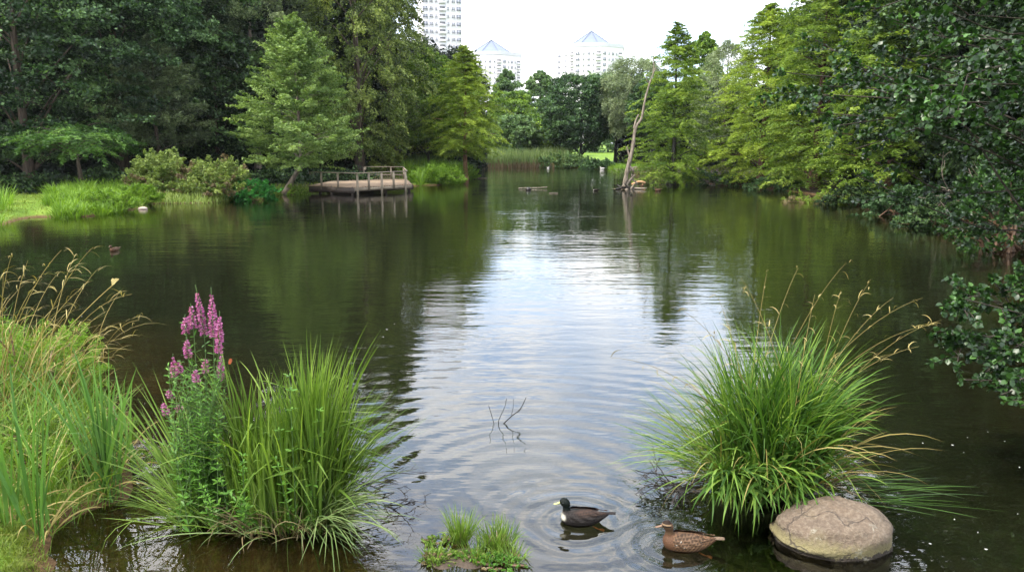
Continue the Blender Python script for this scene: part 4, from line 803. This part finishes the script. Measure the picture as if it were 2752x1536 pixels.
mb = MB(); rockmesh(mb, (0, 0, 0), (.2, .14, .09), np.random.default_rng(3), 8, .2); o_ = mb.build('shore_stone', solid('pale pinkish stone', (.38, .30, .25), .8), smooth=True); q = gp(384, 562); o_.location = (q[0], q[1], .02); tag(o_, 'pale pinkish stone at the waterline beside the bright grass mound', 'stone')

# ------------------------------------------------------------------ near plants
def disc(r, n, R, c, sq=1.0): th = r.uniform(0, 2 * PI, n); q = R * np.sqrt(r.uniform(0, 1, n)); return np.stack([c[0] + q * np.cos(th), c[1] + q * np.sin(th) * sq, np.full(n, c[2])], -1), th
def clump(mb, r, c, n, R, L, Wd, lean, bend, tint=.5, segs=8, sq=.8, az=None, azs=.5, pw=1.6, mat=0, tj=.2, twist=.7):
    B, th = disc(r, n, R, c, sq); rr = np.hypot(B[:, 0] - c[0], B[:, 1] - c[1]) / R
    a = th + r.normal(0, azs, n) if az is None else az + r.normal(0, azs, n)
    return blades(mb, r, B, a, r.uniform(*L, n), r.uniform(.65, 1.2, n) * Wd, np.abs(r.normal(0, 1, n)) * lean * .5 + lean * rr, r.uniform(.3, 1, n) * bend, np.clip(r.normal(tint, tj, n), 0, 1), segs, pw, twist, mat)
def dry_stems(mb, r, tips, base, W0=.005, nl=7, ll=.13):
    """long thin stems to given tips, with short hanging dry leaves"""
    for tp, bs in zip(tips, base):
        tp = np.asarray(tp); bs = np.asarray(bs); mid = (tp + bs) / 2 + [0, 0, .22 * np.linalg.norm(tp - bs)]
        P = bez(bs, mid, tp, 14); tube(mb, P, np.linspace(W0 * .6, W0 * .2, 14), 4, r.uniform(.3, .6), cap=False)
        k = r.integers(5, 14, nl); q = P[np.clip(k, 0, 13)] + r.normal(0, .01, (nl, 3)); d = nrm(tp - bs); a = math.atan2(d[1], d[0])
        blades(mb, r, q, a + r.normal(0, .9, nl), r.uniform(.5, 1.2, nl) * ll, .007, r.uniform(.3, 1.3, nl), r.uniform(.9, 2.2, nl), np.clip(r.normal(.6, .25, nl), 0, 1), 5, 1.0)
# right sedge clump
r = np.random.default_rng(101); cR = gp(2065, 1290); cR[2] = -.02
root = empty('sedge_clump', cR, 'huge arching green sedge clump growing in the water behind the boulder', 'grass clump'); o3 = np.zeros(3)
mb = MB()
for k in range(26):                                       # many small fans, each with its own lean, make the clump
    a0 = r.uniform(0, 2 * PI); q0 = .42 * r.uniform(0, 1) ** .6; oc = np.array([q0 * math.cos(a0), q0 * .8 * math.sin(a0), 0]); hh_ = r.uniform(.75, 1.15)
    clump(mb, r, oc, 46, .10, (.60 * hh_, 1.16 * hh_), r.uniform(.015, .031), .12 + .14 * q0, 1.7, r.uniform(.2, .65), 10, az=a0 if q0 > .15 else None, azs=.95, twist=1.0, pw=2.3)
clump(mb, r, o3, 170, .46, (.5, .85), .020, .55, 2.0, .5, 8, azs=1.2)
clump(mb, r, o3, 200, .34, (1.0, 1.35), .012, .2, 1.3, .6, 9, azs=1)
for k in range(9): clump(mb, r, np.array([-.55 + k * .075, -.32 + r.normal(0, .05), .03]), 26, .06, (.45, .85), .027, .45, 2.5, r.uniform(.2, .6), 9, az=-PI / 2 + r.normal(0, .35), azs=.35)
clump(mb, r, o3 + [-.35, 0, .1], 260, .28, (.6, 1.05), .009, .8, 1.1, .7, 8, az=PI, azs=.6)
for k in range(10): clump(mb, r, np.array([r.uniform(-.25, .25), r.uniform(-.1, .25), 0]), 24, .08, (1.15, 1.5), .016, .10, 1.0, r.uniform(.3, .65), 9, azs=1.2)
mb.build('blades', M['sedge'], root)
mb = MB(); clump(mb, r, o3, 110, .45, (.6, 1.25), .011, .5, 1.6, .5, 9)
tips = [at(px, py, cR[1] + dy) - cR for px, py, dy in ((1990, 745, .3), (2060, 735, .5), (2145, 720, .5), (2275, 705, .6), (2335, 760, .6), (2400, 800, .5), (2480, 800, .7), (2530, 860, .5), (2470, 930, .3), (1830, 830, 0), (2190, 790, .2), (2400, 950, .2), (1640, 960, -.3), (2520, 870, .9), (1930, 800, .2), (2260, 780, .1))]
dry_stems(mb, r, tips, [(r.uniform(-.3, .35), r.uniform(-.2, .2), .3) for _ in tips], nl=8)
mb.build('dry_stems', M['straw'], root)
mb = MB(); clump(mb, r, o3, 420, .50, (.25, .6), .010, .8, 1.6, .45, 7, azs=1.2, tj=.3); mb.build('thatch', M['dead'], root)
mb = MB(); rockmesh(mb, (0, 0, .0), (.50, .38, .20), r, 12, .15); mb.build('root_mound', M['darkwood'], root, smooth=True)
# trailing blades in the water right of it
mb = MB(); tcn_ = gp(2330, 1330); n = 50; B = np.stack([r.uniform(-.25, .2, n), r.uniform(-.22, .2, n), np.full(n, .03)], -1)
blades(mb, r, B, r.normal(-.38, .22, n), r.uniform(.3, .8, n), .006, r.uniform(1.2, 1.5, n), r.uniform(.05, .25, n), np.clip(r.normal(.3, .2, n), 0, 1), 9, kink=0)
o_ = mb.build('trailing_grass', M['sedge']); o_.location = tcn_; tag(o_, 'long limp grass blades trailing over the dark water right of the boulder', 'grass')
# dark twigs
def twigs(name, label, c, specs, seed, mat='twig', rad=.007):
    r = np.random.default_rng(seed); root = empty(name, c, label, 'twigs'); mb = MB()
    def br(p, d, L, R, dep):
        n = 6; P = [np.array(p)]; 
        for i in range(n): d = nrm(d + r.normal(0, .18, 3) + [0, 0, -.03]); P.append(P[-1] + d * L / n)
        tube(mb, P, np.linspace(R, R * .45, n + 1), 5)
        if dep:
            for k in range(r.integers(2, 4)): j = r.integers(2, n); br(P[j], nrm(d + r.normal(0, .65, 3) * [1, 1, .6]), L * r.uniform(.4, .65), R * .6, dep - 1)
    for (p, d, L, dep) in specs: br(p, nrm(np.array(d, float)), L, rad, dep)
    mb.build('twig', M[mat], root); return root
cL = gp(765, 1392); cL[2] = 0
q = gp(915, 1335); twigs('wet_twigs', 'black wet twigs spreading over the water right of the tall green reeds', q, [((r.uniform(-.1, .05), r.uniform(-.3, .3), .03), (1, r.uniform(-.5, .6), r.uniform(.0, .3)), r.uniform(.4, .62), 2) for _ in range(10)], 5)
q = gp(1830, 1330); twigs('wet_twigs', 'black wet twigs reaching from the left side of the sedge clump', q, [((r.uniform(0, .2), r.uniform(-.15, .2), .06), (-1, r.uniform(-.7, .5), r.uniform(-.05, .3)), r.uniform(.25, .42), 2) for _ in range(12)], 6)
q = gp(1345, 1137); root = empty('bare_twigs', q, 'three thin bare twigs rising from the open water in the middle', 'twigs'); mb = MB()
W3 = lambda px, py: at(px, py, q[1]) - q
for pts, R in (([(1331, 1142), (1325, 1128), (1313, 1088)], .0045), ([(1342, 1142), (1340, 1130), (1357, 1092), (1361, 1070)], .0045), ([(1352, 1134), (1375, 1117), (1398, 1098), (1414, 1067)], .0065), ([(1372, 1118), (1379, 1095), (1380, 1070)], .003), ([(1392, 1103), (1404, 1094)], .003)):
    P = [W3(*z_) for z_ in pts]; P[0][2] -= .02; tube(mb, spline(P, 10), np.linspace(R, R * .5, 10), 5)
mb.build('twig', M['twig'], root)
# left reed clump
r = np.random.default_rng(103)
root = empty('reed_clump', cL, 'tall upright bright green grass clump beside the pink flowers', 'grass clump'); mb = MB()
for k in range(42):
    oc = np.array([r.uniform(-.40, .44), r.uniform(-.22, .2), 0]); hh_ = r.uniform(.55, 1.05) + (.22 if oc[0] > .2 else 0)
    clump(mb, r, oc, 23, .05, (.75 * hh_, 1.25 * hh_), r.uniform(.014, .027), .045, .32, r.uniform(.3, .65), 9, azs=1.2)
clump(mb, r, o3 + [.22, 0, 0], 110, .10, (1.15, 1.45), .015, .05, .5, .6, 9, az=0, azs=.9)
clump(mb, r, o3, 60, .34, (.9, 1.35), .016, .07, 1.5, .6, 10)
clump(mb, r, o3 + [.30, 0, 0], 260, .14, (.7, 1.15), .009, .32, .9, .5, 8, az=0, azs=.55)
for (px, py, h_, lean_) in ((605, 770, 1.5, .02), (605, 800, 1.45, .05), (950, 840, 1.6, .1)):
    b_ = gp(px * .5 + 380, 1390) - cL if px < 900 else np.array([.30, .0, 0]); b_[2] = 0
    blades(mb, r, np.tile(b_, (5, 1)) + r.normal(0, .02, (5, 3)), r.uniform(2.6, 3.6, 5) if px < 900 else r.uniform(-.5, .5, 5), r.uniform(h_ * .9, h_ * 1.1, 5), .016, lean_ + .06, .45, .6, 10)
mb.build('blades', M['sedgey'], root)
mb = MB(); clump(mb, r, o3 + [.30, -.12, .03], 150, .12, (.45, .85), .010, .9, 1.3, .45, 8, az=-.45, azs=.45); clump(mb, r, o3 + [0, -.1, 0], 70, .3, (.4, .9), .008, .8, 1.2, .5, 8); mb.build('withered_blades', M['reed'], root)
mb = MB(); clump(mb, r, o3 + [.02, -.06, 0], 420, .46, (.12, .42), .009, .6, 1.4, .4, 6, sq=.6, azs=1.3, tj=.3); mb.build('thatch', M['dead'], root)
mb = MB(); rockmesh(mb, (0, 0.08, -.03), (.38, .22, .09), r, 12, .25); mb.build('root_mound', M['darkwood'], root, smooth=True)
# flopped grass left
c = gp(545, 1395); c[2] = 0; mb = MB(); clump(mb, r, o3, 60, .10, (.8, 1.35), .016, .75, .35, .6, 9, az=2.55, azs=.28); clump(mb, r, o3 + [.05, 0, 0], 260, .3, (.35, .75), .007, .75, .9, .6, 7, az=2.9, azs=.7)
o_ = mb.build('flopped_grass', M['sedgey']); o_.location = c; tag(o_, 'long pale grass blades flopped to the left below the pink flowers', 'grass clump')
# loosestrife
c = gp(560, 1385); c[2] = 0; YL = c[1]; root = empty('loosestrife', c, 'purple loosestrife with tall magenta flower spikes in front of the water', 'flowering plant')
SPK = [((525, 765), (549, 900)), ((567, 772), (573, 905)), ((590, 835), (588, 948)), ((512, 815), (520, 880)), ((498, 845), (500, 895)), ((500, 905), (507, 960)), ((465, 950), (468, 1015)), ((478, 970), (484, 1000)), ((595, 945), (592, 1020)), ((552, 958), (552, 1000)),
       ((523, 990), (528, 1025)), ((452, 1045), (460, 1068)), ((437, 1078), (448, 1112)), ((478, 1085), (482, 1105)), ((505, 995), (512, 1030))]
rs = np.random.default_rng(7); mst = MB(); mlf = MB()
def herb_stem(mst, mlf, r, P, R, nl, ll, lw, up=.5, tint=.5, four=False):
    tube(mst, P, np.linspace(R, R * .4, len(P)), 5)
    k = np.linspace(.08, .97, nl) * (len(P) - 1); Q = np.stack([np.interp(k, np.arange(len(P)), P[:, j]) for j in range(3)], -1); a = np.arange(nl) * (PI / 2 if four else 2.4) + r.uniform(0, 6)
    for s in ((0, PI) if not four else (0, PI / 2, PI, 1.5 * PI)):
        d = np.stack([np.cos(a + s), np.sin(a + s), np.full(nl, up)], -1) + r.normal(0, .15, (nl, 3)); sc = (1.05 - .5 * np.linspace(0, 1, nl)) * r.uniform(.7, 1.2, nl)
        leaves(mlf, Q + nrm(d) * (ll * sc)[:, None] * .5, d, np.array([0, 0, 1.0]) + r.normal(0, .35, (nl, 3)), ll * sc, lw * sc, np.clip(r.normal(tint, .15, nl), 0, 1), shape='leaf')
bases = []
for i, (tp, bt) in enumerate(SPK):
    dy = rs.uniform(-.12, .12); t_ = at(*tp, YL + dy) - c; b_ = at(*bt, YL + dy) - c; bs = np.array([rs.normal(0, .09), rs.normal(0, .09), 0])
    P = spline([bs, bs * .6 + b_ * .4 + [0, 0, .05], b_, t_], 22); herb_stem(mst, mlf, rs, P[:17], .005, 26, .085, .018, .35, .55); tube(mst, P[15:], .0025, 4)
    if i < 14:
        mb = MB(); u_ = b_ - t_; ln = np.linalg.norm(u_); n = int(60 + 1150 * ln); q = rs.uniform(0, 1, n) ** .8; rad = (.008 + .020 * np.minimum(q * 2.2, 1)) * rs.uniform(.5, 1.0, n) * (1 if i < 6 else .9)
        th = rs.uniform(0, 6.28, n); t0 = t_ + u_ * .16; Q = t0 + (b_ - t0) * q[:, None] + np.stack([np.cos(th) * rad, np.sin(th) * rad, rs.normal(0, .004, n)], -1)
        whorl = np.sin(q * ln * 230) ; keep = whorl > -.5; Q = Q[keep]; th = th[keep]; n = len(Q)
        leaves(mb, Q, np.stack([np.cos(th), np.sin(th), rs.normal(.1, .4, n)], -1), rand_unit(rs, n), .020, .013, np.clip(rs.normal(.5 if i < 8 else .62, .25, n), 0, 1))
        mb.build('flower_spike', M['petal'], root)
for i in range(85):                                      # leafy side shoots
    e = at(rs.uniform(440, 620), rs.uniform(960, 1280), YL + rs.uniform(-.25, .2)) - c; bs = np.array([rs.normal(0, .1), rs.normal(0, .1), 0]); herb_stem(mst, mlf, rs, spline([bs, (bs + e) / 2 + [0, 0, .06], e], 12), .004, 20, .075, .017, .4, .5)
mst.build('stems', M['stemg'], root); mlf.build('leaves', M['herb'], root)
# butterfly
q = at(613, 974, YL - .05); mb = MB(); V = np.array([[0, 0, 0], [.012, .006, .030], [.024, .010, .028], [.028, .010, .010], [.018, .004, -.010], [.004, 0, -.012]]); mb.add(np.vstack([V, V * [1, -1, 1]]), [[0, 1, 2, 3], [0, 3, 4, 5], [6, 9, 8, 7], [6, 11, 10, 9]])
bf = empty('butterfly', q, 'small orange red butterfly on the right side of a pink flower spike', 'butterfly'); mb.build('wings', solid('orange wing', (.36, .09, .03), .6, .5, 120), bf); mb = MB(); tube(mb, [(-.004, 0, -.012), (.003, 0, .01)], .0022, 6); mb.build('body', M['darkwood'], bf)
# broad leaved herb in the middle of the reeds
for nm, lab, c0, tips, ll, lw in (
    ('mint_plant', 'bright green broad leaved herb among the tall upright grass', gp(800, 1405), [(770, 1125), (820, 1165), (790, 1015), (870, 1090), (745, 1230), (850, 1290), (640, 1310)], .085, .024),
    ('mint_plant', 'darker lobed herb low down below the pink flowers', gp(610, 1408), [(530, 1260), (600, 1230), (560, 1300), (640, 1270), (620, 1330), (500, 1220), (655, 1220), (585, 1180)], .075, .022)):
    c0[2] = 0; root = empty(nm, c0, lab, 'herb'); a_, b_ = MB(), MB()
    for tpx in tips:
        for _ in range(1):
            e = at(tpx[0] + rs.normal(0, 14), tpx[1] + rs.normal(0, 14), c0[1] - .28 + rs.uniform(-.1, .25)) - c0; bs = np.array([e[0] * .7 + rs.normal(0, .03), rs.normal(-.12, .05), 0]); herb_stem(a_, b_, rs, spline([bs, (bs + e) / 2, e], 10), .004, 9, ll, lw, .35, .62, four=True)
    a_.build('stems', M['stemg'], root); b_.build('leaves', M['herb'], root)
# iris fans
def iris(label, px, py, n, L, spread, seed, zb=0, tips=None):
    r = np.random.default_rng(seed); c = gp(px, py, zb); c[2] = zb - .02; mb = MB(); root = empty('iris_plant', c, label, 'iris')
    a = r.choice([0, PI], n) + r.normal(0, .35, n); B = np.stack([r.normal(0, .05, n), r.normal(0, .035, n), np.zeros(n)], -1)
    blades(mb, r, B, a, r.uniform(*L, n), r.uniform(.022, .032, n), np.abs(r.normal(0, spread, n)), r.uniform(0, .3, n), np.clip(r.normal(.5, .18, n), 0, 1), 8, 2.2, .3); mb.build('leaves', M['iris'], root)
    mb = MB(); blades(mb, r, B[:8], r.uniform(0, 6.28, 8), r.uniform(.3, .6, 8), .014, r.uniform(.4, 1, 8), 1.3, .5, 7); mb.build('withered_leaves', M['straw'], root); return root
iris('fan of grey green iris leaves at the water edge left of the flopped grass', 285, 1335, 34, (.85, 1.3), .20, 201, .05)
iris('iris fan with a few very long leaves near the mossy bank corner', 110, 1440, 12, (1.1, 1.4), .10, 202, .10)
iris('iris leaves at the left picture edge above the moss', 30, 1400, 12, (.6, .95), .15, 203, .15)
iris('small iris fan leaning right behind the largest fan', 345, 1260, 10, (.6, .95), .35, 204, .05)
# bank vegetation left
def bankpoly(*L): return [gp(px, py, .1)[:2] for px, py in L]
grass_patch('mossy_turf', 'yellow green mossy turf in the bottom left corner', 'moss', [(-4.6, 2.8), (-2.3, 2.8), gp(150, 1530, .1)[:2], gp(105, 1430, .1)[:2], gp(0, 1400, .1)[:2], (-5, 5.2)], 16000, M['moss'], 301, (.04, .10), .006, .6, 1.0, 4, smin=-.03, tint=.45)
grass_patch('bank_undergrowth', 'tangled green and straw grass of the near left bank', 'grass', bankpoly((-200, 1430), (100, 1420), (300, 1330), (320, 1210), (225, 1080), (110, 965), (-200, 900)), 3300, M['sedgey'], 302, (.30, .75), .010, .5, 1.6, 7, smin=-.16, tint=.42)
grass_patch('dry_undergrowth', 'withered straw stalks tangled through the near left bank', 'grass', bankpoly((-200, 1430), (100, 1420), (310, 1340), (330, 1210), (225, 1080), (110, 965), (-200, 900)), 520, M['straw'], 303, (.3, .8), .008, .6, 1.5, 7, smin=-.05)
p = gp(60, 1130, .2); shrub('feathery_herb', 'feathery yellow green herb mass on the near left bank', 'herb', p[0] - .45, p[1] + .75, .85, .8, .80, M['grassb'], 304, 230, 80, .24, .045, .009, stems=30, flat=.2, shape='rhomb')
p = gp(140, 1260, .2); shrub('feathery_herb', 'dull green lower herb mass behind the long iris leaves', 'herb', p[0] - .1, p[1] + .3, .7, .5, .42, M['sedgey'], 305, 130, 70, .22, .04, .009, stems=20, flat=.2, deadfrac=.25)
r = np.random.default_rng(306); c = gp(120, 1150, .2); root = empty('nodding_reeds', c, 'dry golden nodding reed stems against the dark water on the left', 'reeds'); mb = MB()
TP = [(30, 690), (75, 700), (165, 672), (250, 664), (260, 725), (225, 770), (150, 740), (355, 790), (370, 860), (350, 905), (300, 960), (200, 690), (10, 730), (100, 760), (290, 880)]
dry_stems(mb, r, [at(*t_, c[1] + r.uniform(-.3, .9)) - c for t_ in TP], [(r.uniform(-.7, .2), r.uniform(-.1, .6), .1) for _ in TP], nl=12, ll=.19, W0=.009)
blades(mb, r, np.stack([r.uniform(-.9, .1, 45), r.uniform(0, .9, 45), np.full(45, .15)], -1), r.normal(.2, .7, 45), r.uniform(.8, 1.3, 45), .008, r.uniform(.05, .4, 45), r.uniform(.6, 2, 45), np.clip(r.normal(.4, .2, 45), 0, 1), 9); mb.build('stems', M['straw'], root)
q = at(307, 757, c[1] + .6); mb = MB(); leaves(mb, np.array([[0, 0, 0], [.012, .01, .012], [-.01, 0, .01]]), np.array([[.5, .2, .8], [.9, 0, .5], [-.2, .2, .9]]), np.array([[0, -1, .4], [.1, -1, .6], [.3, -1, .2]]), np.array([.085, .07, .06]), np.array([.045, .04, .035]), np.array([.8, .6, .9]), shape='leaf'); tube(mb, bez((0, 0, -.02), (-.12, -.05, -.12), (-.42, -.1, -.42), 10), .004, 4); o_ = mb.build('curled_leaf', M['straw']); o_.location = q; tag(o_, 'curled pale yellow leaf at the tip of a thin stem over the water', 'leaf')
# islet
ci = gp(1225, 1500); mb = MB(); r = np.random.default_rng(9); rockmesh(mb, (0, 0, -.04), (.27, .20, .055), r, 16, .3); M['mudm'] = solid('wet mud', (.06, .04, .025), .6, .5, 30, .01)
isl = mb.build('mud_islet', M['mudm'], smooth=True); isl.location = (ci[0], ci[1] - .02, 0); tag(isl, 'low muddy islet at the bottom centre with tufts on it', 'islet')
def tuft(label, px, py, n, L, R, seed, mat='sedgey', lean=.25, tint=.5, extra=None):
    r = np.random.default_rng(seed); c = gp(px, py); c[2] = .0; mb = MB(); clump(mb, r, o3, n, R, L, .006, lean, .5, tint, 6); root = empty('grass_tuft', c, label, 'grass tuft', None); mb.build('blades', M[mat], root)
    mb = MB(); clump(mb, r, o3, n // 4 + 20, R * .45, (L[0] * .4, L[1] * .5), .006, lean * 1.5, .8, .4, 5); mb.build('withered_blades', M['dead'], root); return root
tuft('taller upright grass tuft with a brown foot on the islet', 1238, 1458, 230, (.12, .30), .05, 401, lean=.3, tint=.6)
tuft('looser grass tuft on the right half of the islet', 1335, 1465, 260, (.08, .22), .12, 402, lean=.35)
tuft('thin grass tuft in the middle of the islet', 1285, 1500, 120, (.05, .15), .12, 403, lean=.3)
for lab, px, py, rx, ry, h_, sd in (('small leafy weed cushion on the left side of the islet', 1185, 1500, .11, .08, .06, 411), ('leafy weed cushion low on the right side of the islet', 1345, 1515, .15, .08, .06, 412), ('flat weed mat behind the left tuft of the islet', 1180, 1455, .10, .05, .03, 413), ('weed cushion at the front middle of the islet', 1265, 1500, .10, .06, .04, 414)):
    q = gp(px, py); shrub('islet_weed', lab, 'weed', q[0], q[1], rx * 1.3, ry * 1.4, h_ * 1.0, M['sedgey'] if sd % 2 else M['herb'], sd, 60, 26, .05, .016, .010, z0=.0, stems=6, deadfrac=.15)
tuft('sparse ragged tuft at the left rim of the islet', 1165, 1505, 90, (.05, .14), .09, 404, lean=.6)
tuft('sparse ragged tuft at the front right rim of the islet', 1370, 1500, 110, (.05, .16), .11, 405, lean=.6)
q = gp(1322, 1450); root = empty('seeding_weed', (q[0], q[1], 0), 'thin weed with yellow green seed heads rising from the islet', 'weed'); a_, b_ = MB(), MB()
for k in range(5): e = at(1325 + [0, 15, -18, 28, -8][k], [1375, 1380, 1400, 1395, 1410][k], q[1]) - q; e[2] = max(e[2], .1); herb_stem(a_, b_, r, spline([(0, 0, 0), e * .5 + [.01, 0, 0], e], 10), .0018, 22, .014, .006, .8, .85)
a_.build('stems', M['stemg'], root); b_.build('leaves', M['moss'], root)
# floating petals and bits on the dark right water
M['fleck'] = solid('pale floating petal', (.55, .55, .50), .5)
fl = [(2600, 1175), (2560, 1195), (2655, 1160), (2740, 1255), (2590, 1215), (2440, 1165), (2565, 1395), (2628, 1430), (2735, 1380), (2500, 1460), (2650, 1475), (2700, 1185), (2480, 1190), (1040, 885), (1030, 905), (220, 850), (1060, 870)]
for k, (px, py) in enumerate(fl):
    q = gp(px, py); mb = MB(); s_ = r.uniform(.005, .012) * (1 if py > 1000 else 1.8); V = [(-s_, 0, .004), (0, -s_ * .5, .002), (s_, 0, .005), (0, s_ * .5, .003)]; mb.add(V + [tuple(np.array(v) - [0, 0, .003]) for v in V], [[0, 1, 2, 3], [7, 6, 5, 4], [0, 4, 5, 1], [1, 5, 6, 2], [2, 6, 7, 3], [3, 7, 4, 0]])
    o_ = mb.build('floating_petal', M['fleck']); o_.location = (q[0], q[1], 0); o_.rotation_euler = (0, 0, r.uniform(0, 6)); tag(o_, 'tiny pale petal floating on the dark water', 'petal', 'petals floating on the water')

# ------------------------------------------------------------------ near alder on the right
def leafy_branches(mbs, mbl, r, branches, ll, per, tint=.45, R0=.03):
    """branches: (start, end, n side twigs); leaves along every twig, on both sides"""
    for (a, b, nt_, tl) in branches:
        a = np.array(a, float); b = np.array(b, float); ln_ = np.linalg.norm(b - a); P = spline([a, a * .66 + b * .34 + r.normal(0, .06 * ln_, 3) + [0, 0, .10 * ln_], a * .33 + b * .67 + r.normal(0, .06 * ln_, 3) + [0, 0, .08 * ln_], b], 14); tube(mbs, P, np.linspace(R0, .006, 14), 5, cap=False); d0 = nrm(b - a)
        for i in range(nt_):
            f = r.uniform(.12, 1); q = np.array([np.interp(f * 13, np.arange(14), P[:, j]) for j in range(3)]); d = nrm(d0 * .6 + r.normal(0, .75, 3) * [1, 1, .55] + [0, 0, -.1]); L = tl * r.uniform(.5, 1.2) * (1.2 - .5 * f)
            e = q + d * L + [0, 0, -.15 * L]; T_ = bez(q, (q + e) / 2 + [0, 0, .05], e, 6); tube(mbs, T_, np.linspace(.007, .002, 6), 3, cap=False)
            k = per; u_ = r.uniform(.1, 1.02, k); Q = np.stack([np.interp(u_ * 5, np.arange(6), T_[:, j]) for j in range(3)], -1); ld = d * .5 + r.normal(0, .7, (k, 3)) + [0, 0, -.15]; sz = ll * r.uniform(.6, 1.15, k)
            leaves(mbl, Q + nrm(ld) * sz[:, None] * .6, ld, np.array([0, 0, 1.0]) + r.normal(0, .55, (k, 3)), sz, sz * .78, np.clip(r.normal(tint, .2, k) + r.normal(0, .1), 0, 1), shape='leaf')
r = np.random.default_rng(501)
def alder(label, base, targets, ll, per, nt_, tl, h, seed, trunk_r=.16, R0=.03, starts=None):
    r = np.random.default_rng(seed); root = empty('alder_tree', base, label, 'tree'); a_, b_ = MB(), MB(); base = np.array(base)
    tp = spline([(0, 0, -.2), (.1, 0, h * .35), (-.15, .1, h * .7), (0, 0, h)], 14); tube(a_, tp, np.linspace(trunk_r, .03, 14), 9); BR = []
    for t_ in targets:
        e = np.array(t_[:3]) - base; z_ = np.clip(e[2] * r.uniform(.25, .85) - .4, .2, h * .95); f = z_ / h * 13; s_ = np.array([np.interp(f, np.arange(14), tp[:, j]) for j in range(3)]); BR.append((s_, e, nt_, tl))
    leafy_branches(a_, b_, r, BR, ll, per, R0=R0); a_.build('trunk', M['darkbark'], root, smooth=True); b_.build('crown', M['alder'], root)
tg = []
for px, py, Y in ((2110, 195, 11), (2080, 250, 11.5), (2150, 300, 11), (2200, 230, 10), (2230, 340, 10.5), (2300, 180, 10), (2330, 120, 9.5), (2300, 400, 11), (2400, 60, 9.5), (2380, 250, 9), (2420, 330, 9.5), (2470, 150, 8.5), (2500, 230, 8), (2520, 300, 8), (2560, 100, 8.5), (2600, 40, 9), (2600, 200, 7.5), (2640, 280, 8), (2680, 120, 8), (2340, 30, 10), (2450, -20, 9), (2300, 470, 11.5), (2230, 130, 12), (2700, 0, 8), (2560, -80, 8.5), (2720, 220, 9), (2400, 430, 11)):
    tg.append(at(px, py, Y))
for k in range(120):  # unseen upper branches, added to shade the crown and darken the water
    y_ = r.uniform(2, 16); tg.append((r.uniform(.44 * y_ + 1.6, 13), y_, r.uniform(4.6 + .12 * y_, 11)))
alder('large alder reaching in from the upper right with glossy round leaves', (9.6, 10.2, .3), tg, .080, 34, 17, .75, 10, 502, .2, R0=.02)
tg = [at(px, py, Y) for px, py, Y in ((2550, 745, 7.2), (2580, 800, 6.8), (2560, 880, 6.9), (2600, 850, 6.5), (2640, 900, 6.6), (2570, 980, 6.7), (2590, 1020, 6.5), (2650, 1000, 6.4), (2700, 960, 6.3), (2690, 1060, 6.2), (2740, 1020, 6.1), (2745, 1090, 6.0), (2700, 780, 7), (2740, 720, 7.4), (2660, 740, 7.4), (2760, 850, 6.8), (2790, 950, 6.5), (2800, 780, 7))]
alder('low alder bush with pale sheened leaves hanging over the water at right', (6.9, 7.6, .0), tg, .060, 30, 22, .32, 2.3, 503, .06, .007)
# bare shrub right
q = gp(2600, 600); twigs('bare_shrub', 'bare grey branches in the dark under the right hand trees', q, [((r.uniform(-.5, .5), 0, 0), (r.uniform(-.7, .3), r.uniform(-.2, .2), 1), r.uniform(1.2, 2.6), 2) for _ in range(7)], 8, 'greybark', .022)

# ------------------------------------------------------------------ thin summer haze
mb = MB(); box(mb, (0, 190, 40), (1000, 540, 86)); hzm = bpy.data.materials.new('haze'); hzm.use_nodes = True; nt = hzm.node_tree; nt.nodes.clear()
o = nt.nodes.new('ShaderNodeOutputMaterial'); v = nt.nodes.new('ShaderNodeVolumePrincipled'); v.inputs['Density'].default_value = .0001; v.inputs['Color'].default_value = (.9, .94, 1, 1); v.inputs['Anisotropy'].default_value = .2
nt.links.new(v.outputs[0], o.inputs['Volume']); hb = mb.build('haze', hzm); hb['kind'] = 'stuff'; hb['label'] = 'thin pale summer haze over the pond and the towers'
